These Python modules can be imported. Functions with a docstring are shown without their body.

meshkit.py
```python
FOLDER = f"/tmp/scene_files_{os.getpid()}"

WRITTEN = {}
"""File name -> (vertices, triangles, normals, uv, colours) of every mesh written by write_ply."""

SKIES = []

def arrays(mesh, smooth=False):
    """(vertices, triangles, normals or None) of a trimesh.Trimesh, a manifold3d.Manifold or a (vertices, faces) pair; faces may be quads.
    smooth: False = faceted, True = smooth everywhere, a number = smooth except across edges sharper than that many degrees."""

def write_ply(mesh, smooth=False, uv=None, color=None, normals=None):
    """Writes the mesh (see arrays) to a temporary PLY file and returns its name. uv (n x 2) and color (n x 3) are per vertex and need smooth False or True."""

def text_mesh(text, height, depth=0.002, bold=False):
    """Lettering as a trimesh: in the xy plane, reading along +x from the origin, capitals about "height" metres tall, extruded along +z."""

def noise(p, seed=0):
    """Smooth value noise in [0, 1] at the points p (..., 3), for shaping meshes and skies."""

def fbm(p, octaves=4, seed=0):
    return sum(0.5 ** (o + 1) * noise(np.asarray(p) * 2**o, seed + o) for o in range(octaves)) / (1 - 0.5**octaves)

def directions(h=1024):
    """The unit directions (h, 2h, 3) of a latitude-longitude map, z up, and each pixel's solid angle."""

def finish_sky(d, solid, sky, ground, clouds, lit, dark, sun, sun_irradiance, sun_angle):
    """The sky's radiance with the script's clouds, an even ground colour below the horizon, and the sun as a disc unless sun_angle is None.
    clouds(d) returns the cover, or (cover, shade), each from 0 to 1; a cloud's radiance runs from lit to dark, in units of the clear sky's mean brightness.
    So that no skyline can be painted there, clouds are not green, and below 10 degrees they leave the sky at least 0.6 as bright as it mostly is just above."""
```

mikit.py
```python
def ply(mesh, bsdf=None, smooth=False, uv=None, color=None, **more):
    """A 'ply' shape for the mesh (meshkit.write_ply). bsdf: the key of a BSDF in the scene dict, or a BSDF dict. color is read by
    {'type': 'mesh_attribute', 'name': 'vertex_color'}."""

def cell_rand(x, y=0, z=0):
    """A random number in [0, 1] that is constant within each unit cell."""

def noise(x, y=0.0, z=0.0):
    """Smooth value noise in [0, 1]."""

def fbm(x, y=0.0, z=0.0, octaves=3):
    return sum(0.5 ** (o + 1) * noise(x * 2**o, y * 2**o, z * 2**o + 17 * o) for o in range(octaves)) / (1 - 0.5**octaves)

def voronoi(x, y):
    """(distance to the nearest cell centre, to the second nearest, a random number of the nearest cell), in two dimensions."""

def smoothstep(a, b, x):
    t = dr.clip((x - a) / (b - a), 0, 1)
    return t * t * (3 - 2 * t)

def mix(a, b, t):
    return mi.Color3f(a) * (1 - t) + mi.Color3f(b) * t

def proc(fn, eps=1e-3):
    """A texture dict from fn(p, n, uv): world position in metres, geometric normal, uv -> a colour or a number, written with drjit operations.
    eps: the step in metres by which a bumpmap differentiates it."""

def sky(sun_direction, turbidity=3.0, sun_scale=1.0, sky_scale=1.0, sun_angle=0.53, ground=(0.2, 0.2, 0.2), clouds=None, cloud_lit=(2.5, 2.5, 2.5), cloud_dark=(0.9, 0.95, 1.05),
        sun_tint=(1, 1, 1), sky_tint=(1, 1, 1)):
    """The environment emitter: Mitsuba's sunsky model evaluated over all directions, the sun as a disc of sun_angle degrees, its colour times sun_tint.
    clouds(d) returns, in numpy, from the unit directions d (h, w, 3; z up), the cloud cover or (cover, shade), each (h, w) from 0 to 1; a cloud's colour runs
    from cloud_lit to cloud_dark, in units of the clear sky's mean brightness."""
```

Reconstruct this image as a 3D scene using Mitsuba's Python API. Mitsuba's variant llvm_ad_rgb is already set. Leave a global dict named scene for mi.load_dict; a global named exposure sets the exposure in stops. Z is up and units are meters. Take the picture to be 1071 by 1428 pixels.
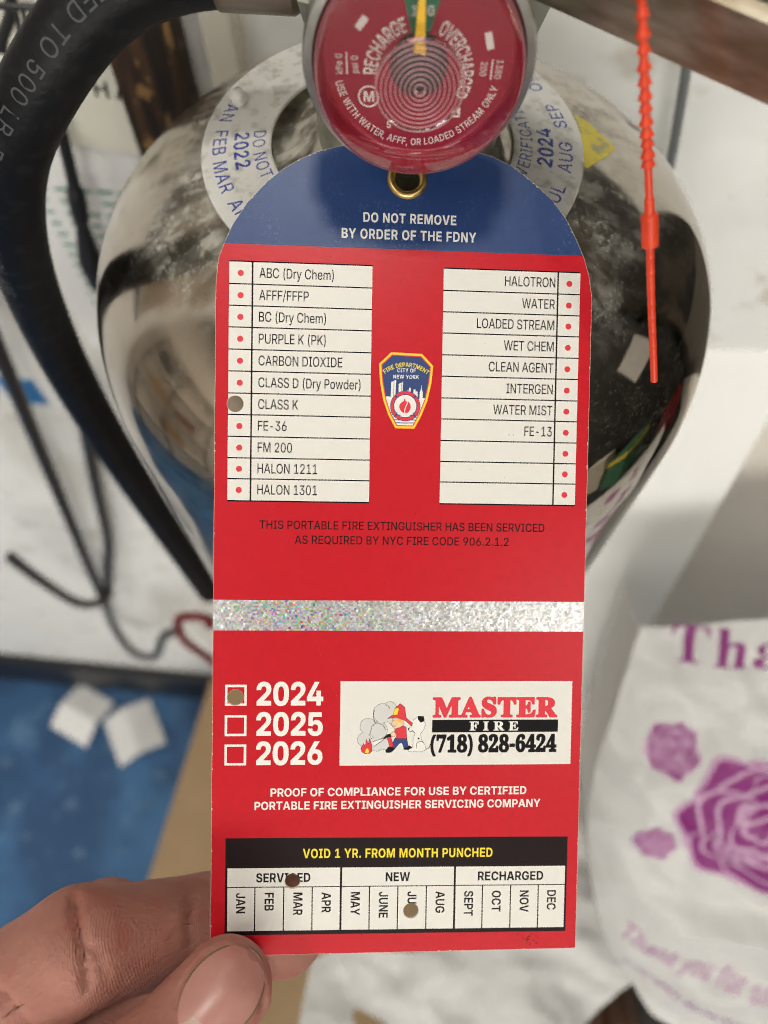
import math, glob, random
import numpy as np, trimesh, manifold3d, shapely
import mitsuba as mi, drjit as dr, mikit, meshkit
from shapely import Polygon, Point, LineString, box, affinity
from shapely.ops import unary_union
from PIL import Image, ImageDraw, ImageFont

scene, labels = {}, {}
T = mi.ScalarTransform4f
rng = np.random.default_rng(7)

# ------------------------------------------------------------------ camera, light, exposure
PITCH = math.radians(64)                                  # looking down at the tag
CAM = np.array([-.002, -.157, 1.39])
RT, FW, UP = np.array([1., 0, 0]), np.array([0, math.cos(PITCH), -math.sin(PITCH)]), np.array([0, math.sin(PITCH), math.cos(PITCH)])
scene['camera'] = {'type': 'thinlens', 'fov': 2 * math.degrees(math.atan(535.5 / 1032)), 'fov_axis': 'x', 'aperture_radius': .0014,
                   'focus_distance': .1545, 'near_clip': .01, 'far_clip': 20.0,
                   'to_world': T().look_at(origin=CAM.tolist(), target=(CAM + FW).tolist(), up=UP.tolist())}
exposure = 0.0
LAMP = 64.0
FILL = 6.5
WALL_FILL = 19.5


def cam(x, y, z):
    """A point given in millimetres right of, above and in front of the photographer's eye."""
    return CAM + 1e-3 * (x * RT + y * UP + z * FW)


# ------------------------------------------------------------------ materials
def srgb(*c):
    c = np.array(c) / 255
    return np.where(c < .04045, c / 12.92, ((c + .055) / 1.055) ** 2.4).tolist()


def mat(name, color, rough=.5, spec=.5, **more):
    col = color if isinstance(color, dict) else {'type': 'rgb', 'value': list(map(float, color))}
    r = rough if isinstance(rough, dict) else float(rough)
    scene[name] = {'type': 'twosided', 'bsdf': {'type': 'principled', 'base_color': col, 'roughness': r, 'specular': spec, **more}}


def bumped(name, color, rough, fn, scale, spec=.5, eps=2e-4, **more):
    mat(name, color, rough, spec, **more)
    inner = scene[name]['bsdf']
    scene[name] = {'type': 'twosided', 'bsdf': {'type': 'bumpmap', 'arbitrary': mikit.proc(fn, eps), 'scale': scale, 'bsdf': inner}}


P = mikit.proc
N3 = lambda p, s, o=3: mikit.fbm(p.x * s, p.y * s, p.z * s, o)
paper_grain = lambda p, n, uv: N3(p, 2600, 2)


def paper(base, amount=.05):
    base = list(map(float, base))
    return P(lambda p, n, uv: mikit.mix([b * (1 - amount) for b in base], [min(1, b * (1 + amount)) for b in base], N3(p, 900, 3)))


bumped('m_tag_red', paper((.48, .008, .017), .06), .33, paper_grain, .000016, .28)


def blue_print(p, n, uv):
    s = mikit.smoothstep(.66, .80, mikit.noise(p.x * 3800, p.y * 900, p.z * 3800)) * mikit.smoothstep(.45, .7, N3(p, 160, 3))
    return mikit.mix(mikit.mix((.010, .034, .125), (.014, .044, .152), N3(p, 700, 3)), (.08, .14, .30), s * .45)


bumped('m_tag_blue', P(blue_print), .40, paper_grain, .00002, .45)
bumped('m_tag_white', paper((.66, .64, .595), .02), .45, paper_grain, .00002, .4)
mat('m_ink', (.010, .009, .010), .6, .08)
mat('m_ink_table', (.013, .007, .008), .5, .12)
mat('m_print_white', (.71, .69, .65), .5, .4)
mat('m_print_red', (.62, .028, .045), .45, .4)
mat('m_print_yellow', (.78, .60, .02), .45, .4)
mat('m_print_blue', (.020, .045, .16), .45, .4)
mat('m_print_orange', (.90, .40, .03), .45, .4)
mat('m_print_grey', (.56, .55, .53), .5, .4)
mat('m_print_skin', (.72, .48, .30), .5, .4)
mat('m_card_core', (.62, .56, .44), .8, .2)
mat('m_foil', {'type': 'mesh_attribute', 'name': 'vertex_color'}, .36, .8, metallic=1.0)
mat('m_brass', P(lambda p, n, uv: mikit.mix((.60, .40, .13), (.72, .52, .22), N3(p, 1500, 2))), .34, .7, metallic=1.0)


def steel_dust(p, n, uv):
    """Dust and scuffs lie on the upward faces, and thinner further down."""
    up = mikit.smoothstep(1.2530, 1.2625, p.z + .005 * (N3(p, 50, 3) - .5))
    spots = mikit.smoothstep(.62, .74, N3(p, 1500, 2))
    cloud = mikit.smoothstep(.40, .62, .45 * N3(p, 120, 3) + .55 * N3(p, 520, 3))
    left = mikit.smoothstep(.02, -.03, p.x)
    return dr.clip(up * (.12 + .16 * left + (.40 + .25 * left) * cloud) + spots * (.06 + .35 * up) + .02 * cloud, 0, .9)


mat('m_steel_clean', P(lambda p, n, uv: mikit.mix((.39, .345, .29), (.47, .42, .355), N3(p, 60, 3))),
    P(lambda p, n, uv: .035 + .07 * mikit.smoothstep(.45, .8, N3(p, 120, 4)) + .05 * mikit.smoothstep(1.245, 1.26, p.z) + .08 * mikit.smoothstep(.0, -.05, p.x)), .8, metallic=1.0)
mat('m_dust', P(lambda p, n, uv: mikit.mix((.12, .11, .085), (.50, .48, .42), mikit.smoothstep(.35, .65, .6 * N3(p, 160, 4) + .4 * mikit.fbm(dr.atan2(p.y, p.x) * 16, p.z * 90, 1.0, 3)))), .95, .2)
scene['m_steel'] = {'type': 'blendbsdf', 'weight': P(steel_dust), 'a': {'type': 'ref', 'id': 'm_steel_clean'}, 'b': {'type': 'ref', 'id': 'm_dust'}}
mat('m_valve', P(lambda p, n, uv: mikit.mix((.30, .31, .25), (.42, .42, .36), N3(p, 250, 3))), .38, .7, metallic=.85)
mat('m_housing', P(lambda p, n, uv: mikit.mix((.33, .34, .32), (.44, .44, .41), N3(p, 400, 3))), .34, .7, metallic=.9)
mat('m_handle', P(lambda p, n, uv: mikit.mix((.25, .20, .13), (.46, .41, .33), mikit.smoothstep(.3, .7, mikit.fbm(p.x * 90, p.y * 90, p.z * 260, 4)))), .30, .7, metallic=.95)  # steel with brown and tan patches mixed by noise
mat('m_ferrule', P(lambda p, n, uv: mikit.mix((.17, .13, .10), (.30, .25, .20), mikit.fbm(p.x * 60, p.y * 500, p.z * 500, 3))), .36, .7, metallic=.9)
bumped('m_rubber', P(lambda p, n, uv: mikit.mix((.004, .0045, .006), (.010, .010, .011), mikit.smoothstep(.45, .8, N3(p, 300, 4)))), .5, lambda p, n, uv: N3(p, 900, 3), .00012, .2)
mat('m_rubber_print', (.065, .069, .078), .6, .2)
bumped('m_collar', P(lambda p, n, uv: mikit.mix((.60, .59, .56), (.36, .34, .30), mikit.smoothstep(.48, .78, N3(p, 420, 4)) * .75 + .25 * mikit.smoothstep(.5, .75, N3(p, 60, 3)))), .5, lambda p, n, uv: N3(p, 700, 2), .0002, .35)
mat('m_collar_ink', P(lambda p, n, uv: mikit.mix((.035, .045, .26), (.16, .17, .38), mikit.smoothstep(.55, .75, N3(p, 1300, 2)))), .5, .3)
mat('m_dial', (.25, .002, .017), .35, .5)
mat('m_dial_wall', (.26, .012, .03), .08, .6)
mat('m_dial_green', (.008, .12, .055), .35, .5)
mat('m_needle', (.85, .52, .015), .4, .5)
scene['m_lens'] = {'type': 'thindielectric', 'int_ior': 1.5}
scene['m_boss'] = {'type': 'dielectric', 'int_ior': 1.49}
mat('m_board_dark', P(lambda p, n, uv: mikit.mix((.02, .018, .016), (.085, .07, .055), mikit.smoothstep(.35, .75, N3(p, 14, 4)))), .6, .3)
mat('m_tan', P(lambda p, n, uv: mikit.mix((.24, .185, .135), (.42, .34, .26), mikit.smoothstep(.3, .75, N3(p, 11, 4)))), .8, .2)
mat('m_added_grey', (.11, .10, .085), .8, .2)
mat('m_ring', (.47, .24, .27), .2, .8)
mat('m_dial_print', (.62, .56, .54), .5, .4)
mat('m_lens_rim', (.20, .035, .05), .12, .6, clearcoat=1.0, clearcoat_gloss=.95)
mat('m_seal', P(lambda p, n, uv: mikit.mix((.55, .032, .010), (.64, .060, .018), N3(p, 300, 2))), .36, .4)


def skin_color(p, n, uv):
    m = N3(p, 110, 4)
    c = mikit.mix((.29, .118, .090), (.41, .190, .146), m)
    return mikit.mix(c, (.33, .095, .072), mikit.smoothstep(.5, .8, N3(p, 260, 3)) * .5)


def skin_bump(p, n, uv):
    a = (p.x + (N3(p, 60, 2) - .5) * .006 + p.y * .12) / .00041
    return .5 * dr.sin(a * 6.2832) * mikit.smoothstep(.2, .5, N3(p, 120, 2)) + 2.6 * N3(p, 1700, 3)


bumped('m_skin', P(skin_color), .56, skin_bump, .00010, .34, eps=6e-5)
mat('m_nail', P(lambda p, n, uv: mikit.mix((.39, .175, .145), (.46, .225, .19), N3(p, 160, 3))), .34, .5)
mat('m_nail_white', (.47, .32, .26), .45, .4)
mat('m_dirt_groove', (.16, .11, .06), .7, .3)


def wall_paint(p, n, uv):
    c = mikit.mix((.84, .84, .81), (.90, .905, .885), N3(p, 14, 4))
    s = mikit.smoothstep(.60, .76, N3(p, 45, 4)) * .45
    d = mikit.smoothstep(.62, .75, mikit.fbm(p.x * 9, p.z * 3, 3.0, 4)) * .35
    return mikit.mix(mikit.mix(c, (.42, .37, .27), s), (.50, .46, .38), d)


bumped('m_wall', P(wall_paint), .55, lambda p, n, uv: N3(p, 30, 4), .003, .4, eps=2e-3)
mat('m_board', P(lambda p, n, uv: mikit.mix((.86, .86, .83), (.91, .91, .89), N3(p, 20, 3))), .5, .4)
mat('m_room', (.66, .60, .54), .9, .2)
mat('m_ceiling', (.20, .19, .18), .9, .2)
mat('m_floor', P(lambda p, n, uv: mikit.mix(mikit.mix((.030, .085, .20), (.065, .19, .40), mikit.smoothstep(.25, .75, N3(p, 9, 5))), (.16, .27, .42), mikit.smoothstep(.58, .8, N3(p, 40, 4)) * .5)), .6, .4)
mat('m_black', (.012, .012, .014), .45, .5)
mat('m_black_iron', (.020, .019, .018), .34, .6)
mat('m_wood', P(lambda p, n, uv: mikit.mix(mikit.mix((.012, .007, .004), (.060, .030, .014), mikit.smoothstep(.25, .75, mikit.fbm(p.x * 260, p.y * 260, p.z * 26, 4))), (.30, .17, .06), mikit.smoothstep(.60, .74, mikit.fbm(p.x * 210, p.y * 210, p.z * 90, 4)) * .75)), .6, .4)
mat('m_sign', P(lambda p, n, uv: mikit.mix((.70, .68, .57), (.77, .76, .66), N3(p, 30, 3))), .5, .4)
mat('m_cream', (.62, .59, .50), .5, .4)
mat('m_carton', P(lambda p, n, uv: mikit.mix((.30, .205, .115), (.36, .25, .145), mikit.fbm(p.x * 30, p.y * 30, p.z * 160, 3))), .85, .2)
mat('m_sheet', (.90, .90, .89), .7, .3)
scene['m_bag'] = {'type': 'twosided', 'bsdf': {'type': 'principled', 'base_color': {'type': 'rgb', 'value': [.53, .53, .52]}, 'roughness': .42, 'specular': .35}}
mat('m_bag_ink', (.20, .014, .15), .5, .4)
mat('m_bag_ink_pale', (.46, .28, .42), .5, .4)
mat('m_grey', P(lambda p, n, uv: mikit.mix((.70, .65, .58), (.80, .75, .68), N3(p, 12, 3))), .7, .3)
mat('m_green_print', (.10, .30, .20), .6, .3)
mat('m_yellow_reflect', P(lambda p, n, uv: mikit.mix((.50, .41, .05), (.26, .24, .13), mikit.smoothstep(.42, .68, N3(p, 330, 4)))), .5, .4)
mat('m_brown', (.07, .032, .016), .35, .5)
mat('m_dark', (.022, .020, .019), .5, .4)
mat('m_red_plastic', (.13, .004, .007), .4, .5)
mat('m_blue_print', (.05, .22, .52), .6, .3)
mat('m_carton_green', (.05, .16, .09), .5, .4)
mat('m_yellow', (.70, .55, .05), .5, .4)
mat('m_cable', (.16, .17, .17), .5, .4)


# ------------------------------------------------------------------ helpers
def add(key, mesh, m, smooth=False, color=None, uv=None, **more):
    base, k = key, 1
    while key in scene:
        key = f'{base}_{k:03d}'
        k += 1
    scene[key] = mikit.ply(mesh, m, smooth=smooth, color=color, uv=uv, **more)
    return key


def tag(key, label, cat, group=None, kind=None):
    labels[key] = {'label': label, 'category': cat}
    if group:
        labels[key]['group'] = group
    if kind:
        labels[key]['kind'] = kind


def setting(key, label, kind='structure'):
    labels[key] = {'label': label, 'kind': kind}


class Frame:
    """A plane patch: local millimetres to the world."""

    def __init__(self, o, ex, ey):
        self.o, self.ex, self.ey = np.array(o, float), np.array(ex, float), np.array(ey, float)
        self.n = np.cross(self.ex, self.ey)

    def __call__(self, q, h=0.0):
        q = np.atleast_2d(np.asarray(q, float))
        return self.o + 1e-3 * (q[:, :1] * self.ex + q[:, 1:2] * self.ey + np.broadcast_to(np.asarray(h, float).reshape(-1, 1), (len(q), 1)) * self.n)

    def solid(self, mesh):
        """A mesh in local millimetres (x, y, height)."""
        v = np.asarray(mesh.vertices)
        return trimesh.Trimesh(self(v[:, :2], v[:, 2]), mesh.faces, process=False)


def polys(g):
    return [q for q in getattr(g, 'geoms', [g]) if isinstance(q, Polygon) and q.area > 1e-9]


def tri(g):
    V, Fc, at = [], [], 0
    for q in polys(g):
        v, f = trimesh.creation.triangulate_polygon(q, engine='earcut')
        a = v[f]
        flip = ((a[:, 1, 0] - a[:, 0, 0]) * (a[:, 2, 1] - a[:, 0, 1]) - (a[:, 1, 1] - a[:, 0, 1]) * (a[:, 2, 0] - a[:, 0, 0])) < 0
        f = np.where(flip[:, None], f[:, ::-1], f)
        V.append(v)
        Fc.append(f + at)
        at += len(v)
    return np.vstack(V), np.vstack(Fc)


def flat(frame, g, h):
    v, f = tri(g)
    return trimesh.Trimesh(frame(v, h), f, process=False)


def slab(frame, g, h0, h1):
    m = trimesh.util.concatenate([trimesh.creation.extrude_polygon(q, h1 - h0, engine='earcut') for q in polys(g)])
    m.apply_translation([0, 0, h0])
    return frame.solid(m)


def warp(g, fn, seg=None):
    if seg:
        g = shapely.segmentize(g, seg)
    return shapely.transform(g, fn)


FONTS = glob.glob('/opt/blender-*/*/datafiles/fonts/')[0]
_fonts, _glyphs = {}, {}
PX = 150


def font(face):
    if face not in _fonts:
        if face == 'serif':
            f = ImageFont.truetype(FONTS + 'NotoSansMath-Regular.woff2', PX)
        else:
            f = ImageFont.truetype(FONTS + 'Inter.woff2', PX)
            f.set_variation_by_axes([24, face])
        _fonts[face] = (f, 1.0)
        b = f.getbbox(serif('H') if face == 'serif' else 'H', anchor='ls')
        _fonts[face] = (f, float(-b[1]))
    return _fonts[face]


def serif(c):
    if 'A' <= c <= 'Z':
        return chr(0x1D400 + ord(c) - 65)
    if 'a' <= c <= 'z':
        return chr(0x1D41A + ord(c) - 97)
    if '0' <= c <= '9':
        return chr(0x1D7CE + ord(c) - 48)
    return c


def glyph(c, face):
    if (c, face) not in _glyphs:
        f, cap = font(face)
        d = serif(c) if face == 'serif' else c
        x0, y0, x1, y1 = f.getbbox(d, anchor='ls')
        shape = None
        if x1 > x0 and y1 > y0:
            im = Image.new('L', (x1 - x0 + 8, y1 - y0 + 8))
            ImageDraw.Draw(im).text((4 - x0, 4 - y0), d, 255, f, anchor='ls')
            on = np.pad(np.asarray(im) > 127, ((0, 0), (1, 1))).astype(np.int8)
            rows, starts = np.nonzero(np.diff(on, axis=1) == 1)
            ends = np.nonzero(np.diff(on, axis=1) == -1)[1]
            if len(rows):
                shape = unary_union([box(a, -r - 1, b, -r) for a, b, r in zip(starts, ends, rows)]).buffer(.8).buffer(-.8).simplify(.75)
                shape = affinity.affine_transform(shape, [1 / cap, 0, 0, 1 / cap, -(4 - x0) / cap, (4 - y0) / cap])
        _glyphs[c, face] = (shape, f.getlength(d) / cap)
    return _glyphs[c, face]


def words(text, face=600, gap=0.0, bold=0.0):
    """Lettering with capitals 1 tall on the baseline, from x = 0."""
    x, out = 0.0, []
    for c in text:
        g, w = glyph(c, face)
        if g is not None:
            out.append(affinity.translate(g.buffer(bold) if bold else g, x, 0))
        x += w + gap
    return unary_union(out)


def fit(text, x0, x1, y0, y1, face=600, gap=0.0, bold=0.0):
    """Lettering whose capitals fill the box (y0 the baseline, y1 the cap line)."""
    g = words(text, face, gap, bold)
    a, _, b, _ = g.bounds
    s = (x1 - x0) / (b - a)
    return affinity.affine_transform(g, [s, 0, 0, y1 - y0, x0 - a * s, y0])


def tall(text, x, y, cap, face=600, squeeze=.8, gap=0.0, turn=0.0, align='l', bold=0.0):
    g = words(text, face, gap, bold)
    g = affinity.scale(g, cap * squeeze, cap, origin=(0, 0))
    a, _, b, _ = g.bounds
    g = affinity.translate(g, {'l': -a, 'r': -b, 'c': -(a + b) / 2}[align], 0)
    g = affinity.rotate(g, turn, origin=(0, 0))
    return affinity.translate(g, x, y)


def on_arc(g, center, radius, mid, inward=True):
    """Bends lettering centred on x = 0 round a circle; inward: capitals point at the centre and the text runs counter-clockwise."""
    def fn(q):
        if inward:
            a, r = mid + q[:, 0] / radius, radius - q[:, 1]
        else:
            a, r = mid - q[:, 0] / radius, radius + q[:, 1]
        return np.stack([center[0] + r * np.cos(a), center[1] + r * np.sin(a)], 1)
    return warp(g, fn, radius * .03)


def centred(text, cap, face=600, squeeze=.8, gap=0.0, width=None):
    g = affinity.scale(words(text, face, gap), cap * squeeze, cap, origin=(0, 0))
    a, _, b, _ = g.bounds
    g = affinity.translate(g, -(a + b) / 2, -cap / 2)
    if width:
        g = affinity.scale(g, width / (b - a), 1, origin=(0, 0))
    return g


def spline(points, n=80):
    from scipy.interpolate import CubicSpline
    p = np.asarray(points, float)
    s = np.r_[0, np.cumsum(np.linalg.norm(np.diff(p[:, :3], axis=0), axis=1))]
    return CubicSpline(s, p)(np.linspace(0, s[-1], n))


def tube(points, radius, sides=20, caps=True, flatten=None):
    p = np.asarray(points, float)
    rad = np.broadcast_to(radius, (len(p),))
    t = np.gradient(p, axis=0)
    t /= np.linalg.norm(t, axis=1, keepdims=True)
    a = np.cross(t[0], [0, 0, 1.0] if abs(t[0][2]) < .9 else [1.0, 0, 0])
    ring = []
    ang = np.linspace(0, 2 * np.pi, sides, endpoint=False)
    for i in range(len(p)):
        a = a - (a @ t[i]) * t[i]
        a /= np.linalg.norm(a)
        b = np.cross(t[i], a)
        ring.append(p[i] + rad[i] * (np.cos(ang)[:, None] * a + np.sin(ang)[:, None] * b))
    v = np.vstack(ring)
    i, j = np.meshgrid(np.arange(len(p) - 1), np.arange(sides), indexing='ij')
    k = (j + 1) % sides
    f = np.vstack([np.stack([i * sides + j, i * sides + k, (i + 1) * sides + k], -1).reshape(-1, 3),
                   np.stack([i * sides + j, (i + 1) * sides + k, (i + 1) * sides + j], -1).reshape(-1, 3)])
    if caps:
        n = len(v)
        v = np.vstack([v, p[0], p[-1]])
        j = np.arange(sides)
        f = np.vstack([f, np.stack([j * 0 + n, (j + 1) % sides, j], 1), np.stack([j * 0 + n + 1, (len(p) - 1) * sides + j, (len(p) - 1) * sides + (j + 1) % sides], 1)])
    return trimesh.Trimesh(v, f, process=False)


def lathe(profile, frame=None, n=96, closed=False):
    """Profile (radius, height) in millimetres, bottom to top, turned round the frame's normal."""
    pr = np.asarray(profile, float)
    ang = np.linspace(0, 2 * np.pi, n, endpoint=False)
    v = np.stack([pr[:, :1] * np.cos(ang), pr[:, :1] * np.sin(ang), np.broadcast_to(pr[:, 1:], (len(pr), n))], -1).reshape(-1, 3)
    m = len(pr)
    rows = np.arange(m if closed else m - 1)
    i, j = np.meshgrid(rows, np.arange(n), indexing='ij')
    i2, k = (i + 1) % m, (j + 1) % n
    f = np.vstack([np.stack([i * n + j, i * n + k, i2 * n + k], -1).reshape(-1, 3), np.stack([i * n + j, i2 * n + k, i2 * n + j], -1).reshape(-1, 3)])
    mesh = trimesh.Trimesh(v, f, process=False)
    mesh.update_faces(mesh.area_faces > 1e-9)
    return frame.solid(mesh) if frame else mesh


def rbox(lo, hi, r=.002, n=6):
    """A box with rounded edges, in metres."""
    lo, hi = np.array(lo) + r, np.array(hi) - r
    s = manifold3d.Manifold.sphere(r, 4 * n)
    c = [s.translate([(lo, hi)[i][0], (lo, hi)[j][1], (lo, hi)[k][2]]) for i in (0, 1) for j in (0, 1) for k in (0, 1)]
    m = manifold3d.Manifold.batch_hull(c).to_mesh()
    return trimesh.Trimesh(m.vert_properties[:, :3], m.tri_verts, process=False)


def turned(mesh, deg, axis=(0, 0, 1), about=(0, 0, 0)):
    mesh.apply_transform(trimesh.transformations.rotation_matrix(math.radians(deg), axis, about))
    return mesh


# ------------------------------------------------------------------ the setting
def wall_y(x):
    return .115 - .1 * x


def quad(a, b, c, d, n=1):
    """A sheet a-b-c-d, n x n cells."""
    s, t = np.meshgrid(np.linspace(0, 1, n + 1), np.linspace(0, 1, n + 1), indexing='ij')
    a, b, c, d = map(np.asarray, (a, b, c, d))
    s, t = s.reshape(-1, 1), t.reshape(-1, 1)
    v = a * (1 - s) * (1 - t) + b * s * (1 - t) + c * s * t + d * (1 - s) * t
    i, j = np.meshgrid(np.arange(n), np.arange(n), indexing='ij')
    k = i * (n + 1) + j
    f = np.vstack([np.stack([k, k + n + 1, k + n + 2], -1).reshape(-1, 3), np.stack([k, k + n + 2, k + 1], -1).reshape(-1, 3)])
    return trimesh.Trimesh(v, f, process=False)


ZT = 2.9
add('floor', quad((-2, -2.2, 0), (2, -2.2, 0), (2, .5, 0), (-2, .5, 0)), 'm_floor')
setting('floor', 'mottled blue painted floor far below the tag')
add('wall', quad((-2, wall_y(-2), 0), (2, wall_y(2), 0), (2, wall_y(2), ZT), (-2, wall_y(-2), ZT)), 'm_wall')
setting('wall', 'scuffed white wall behind the extinguisher')
add('ceiling', quad((-2, -2.2, ZT), (-2, .5, ZT), (2, .5, ZT), (2, -2.2, ZT)), 'm_ceiling')  # ceiling kept dark for contrast in the steel
setting('ceiling', 'dark grey ceiling mirrored in the steel')
add('room_wall', trimesh.util.concatenate([quad((-2, -2.2, 0), (-2, -2.2, ZT), (2, -2.2, ZT), (2, -2.2, 0)), quad((-2, -2.2, 0), (-2, .5, 0), (-2, .5, ZT), (-2, -2.2, ZT)),
                                           quad((2, -2.2, 0), (2, -2.2, ZT), (2, .5, ZT), (2, .5, 0))]), 'm_room')
setting('room_wall', 'beige walls of the room mirrored in the steel')


def lamp(x, y, sx, sy, power, label):
    k = add('ceiling_light', rbox((x - sx / 2 - .03, y - sy / 2 - .03, ZT - .05), (x + sx / 2 + .03, y + sy / 2 + .03, ZT - .003), .004), 'm_sheet', 30)
    q = quad((x - sx / 2, y - sy / 2, ZT - .056), (x - sx / 2, y + sy / 2, ZT - .056), (x + sx / 2, y + sy / 2, ZT - .056), (x + sx / 2, y - sy / 2, ZT - .056))
    scene[k + '__diffuser'] = mikit.ply(q, 'm_sheet', emitter={'type': 'area', 'radiance': {'type': 'rgb', 'value': [power, power * .975, power * .90]}})
    tag(k, label, 'ceiling light')


lamp(.02, -.085, .22, .18, LAMP, 'small bright ceiling light straight above the tag')
lamp(-1.0, -1.0, .6, 1.1, FILL, 'added long fill light on the left side of the ceiling')  # fill light added to brighten the left of the room
lamp(1.0, -1.5, .6, .6, FILL, 'added square fill light on the right side of the ceiling')  # second added fill, no lamp known here
wl = add('fill_panel', rbox((-.9, -2.197, 1.50), (.9, -2.15, 1.78), .004), 'm_sheet', 30)  # emitter added as frontal fill to brighten the white wall
scene[wl + '__diffuser'] = mikit.ply(quad((-.87, -2.146, 1.52), (.87, -2.146, 1.52), (.87, -2.146, 1.76), (-.87, -2.146, 1.76)), 'm_sheet', flip_normals=True, emitter={'type': 'area', 'radiance': {'type': 'rgb', 'value': [WALL_FILL, WALL_FILL * .97, WALL_FILL * .9]}})
tag(wl, 'added long fill panel on the wall behind the photographer', 'fill light')

# ------------------------------------------------------------------ the extinguisher
AX = Frame([.0035, 0, 1.39 - .1206], [1, 0, 0], [0, 1, 0])     # heights above the collar plane, in millimetres
dome = [(0, 6), (19, 6), (24, 2), (30, -2.0), (40, -4.2), (50, -7.0), (60, -10.8), (68, -15.2), (75, -20.6), (80.8, -27), (85.4, -35), (88.4, -45), (89.8, -56), (90, -68)]
from scipy.interpolate import PchipInterpolator
s = np.r_[0, np.cumsum(np.hypot(*np.diff(np.array(dome[2:]), axis=0).T))]
prof = PchipInterpolator(s, np.array(dome[2:]))(np.linspace(0, s[-1], 60))
shell = np.vstack([[(90, -560 + 0.)], [(90, -460)], [(90, -340)], [(90, -200)], [(90, -120)], prof[::-1], [(19, 6), (0.01, 6.2)]])
add('fire_extinguisher__cylinder', lathe(np.vstack([[(0.01, -572), (70, -572), (84, -569)], shell]), AX, 160), 'm_steel', 40)
tag('fire_extinguisher', 'polished stainless steel fire extinguisher with black hose and red gauge', 'fire extinguisher')
add('fire_extinguisher__neck', lathe([(0.01, 0), (21, 0), (21, 9), (18.5, 11), (18.5, 17), (0.01, 17)], AX, 64), 'm_valve', 30)
VB = rbox((-.0155, -.0165, AX.o[2] + .015), (.0155, .0165, AX.o[2] + .062), .003)
add('fire_extinguisher__valve_body', VB, 'm_valve', 30)
add('fire_extinguisher__outlet', tube([(-.012, .004, 1.3022), (-.0172, .0055, 1.3026)], .0075, 6), 'm_valve', 30)
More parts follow.
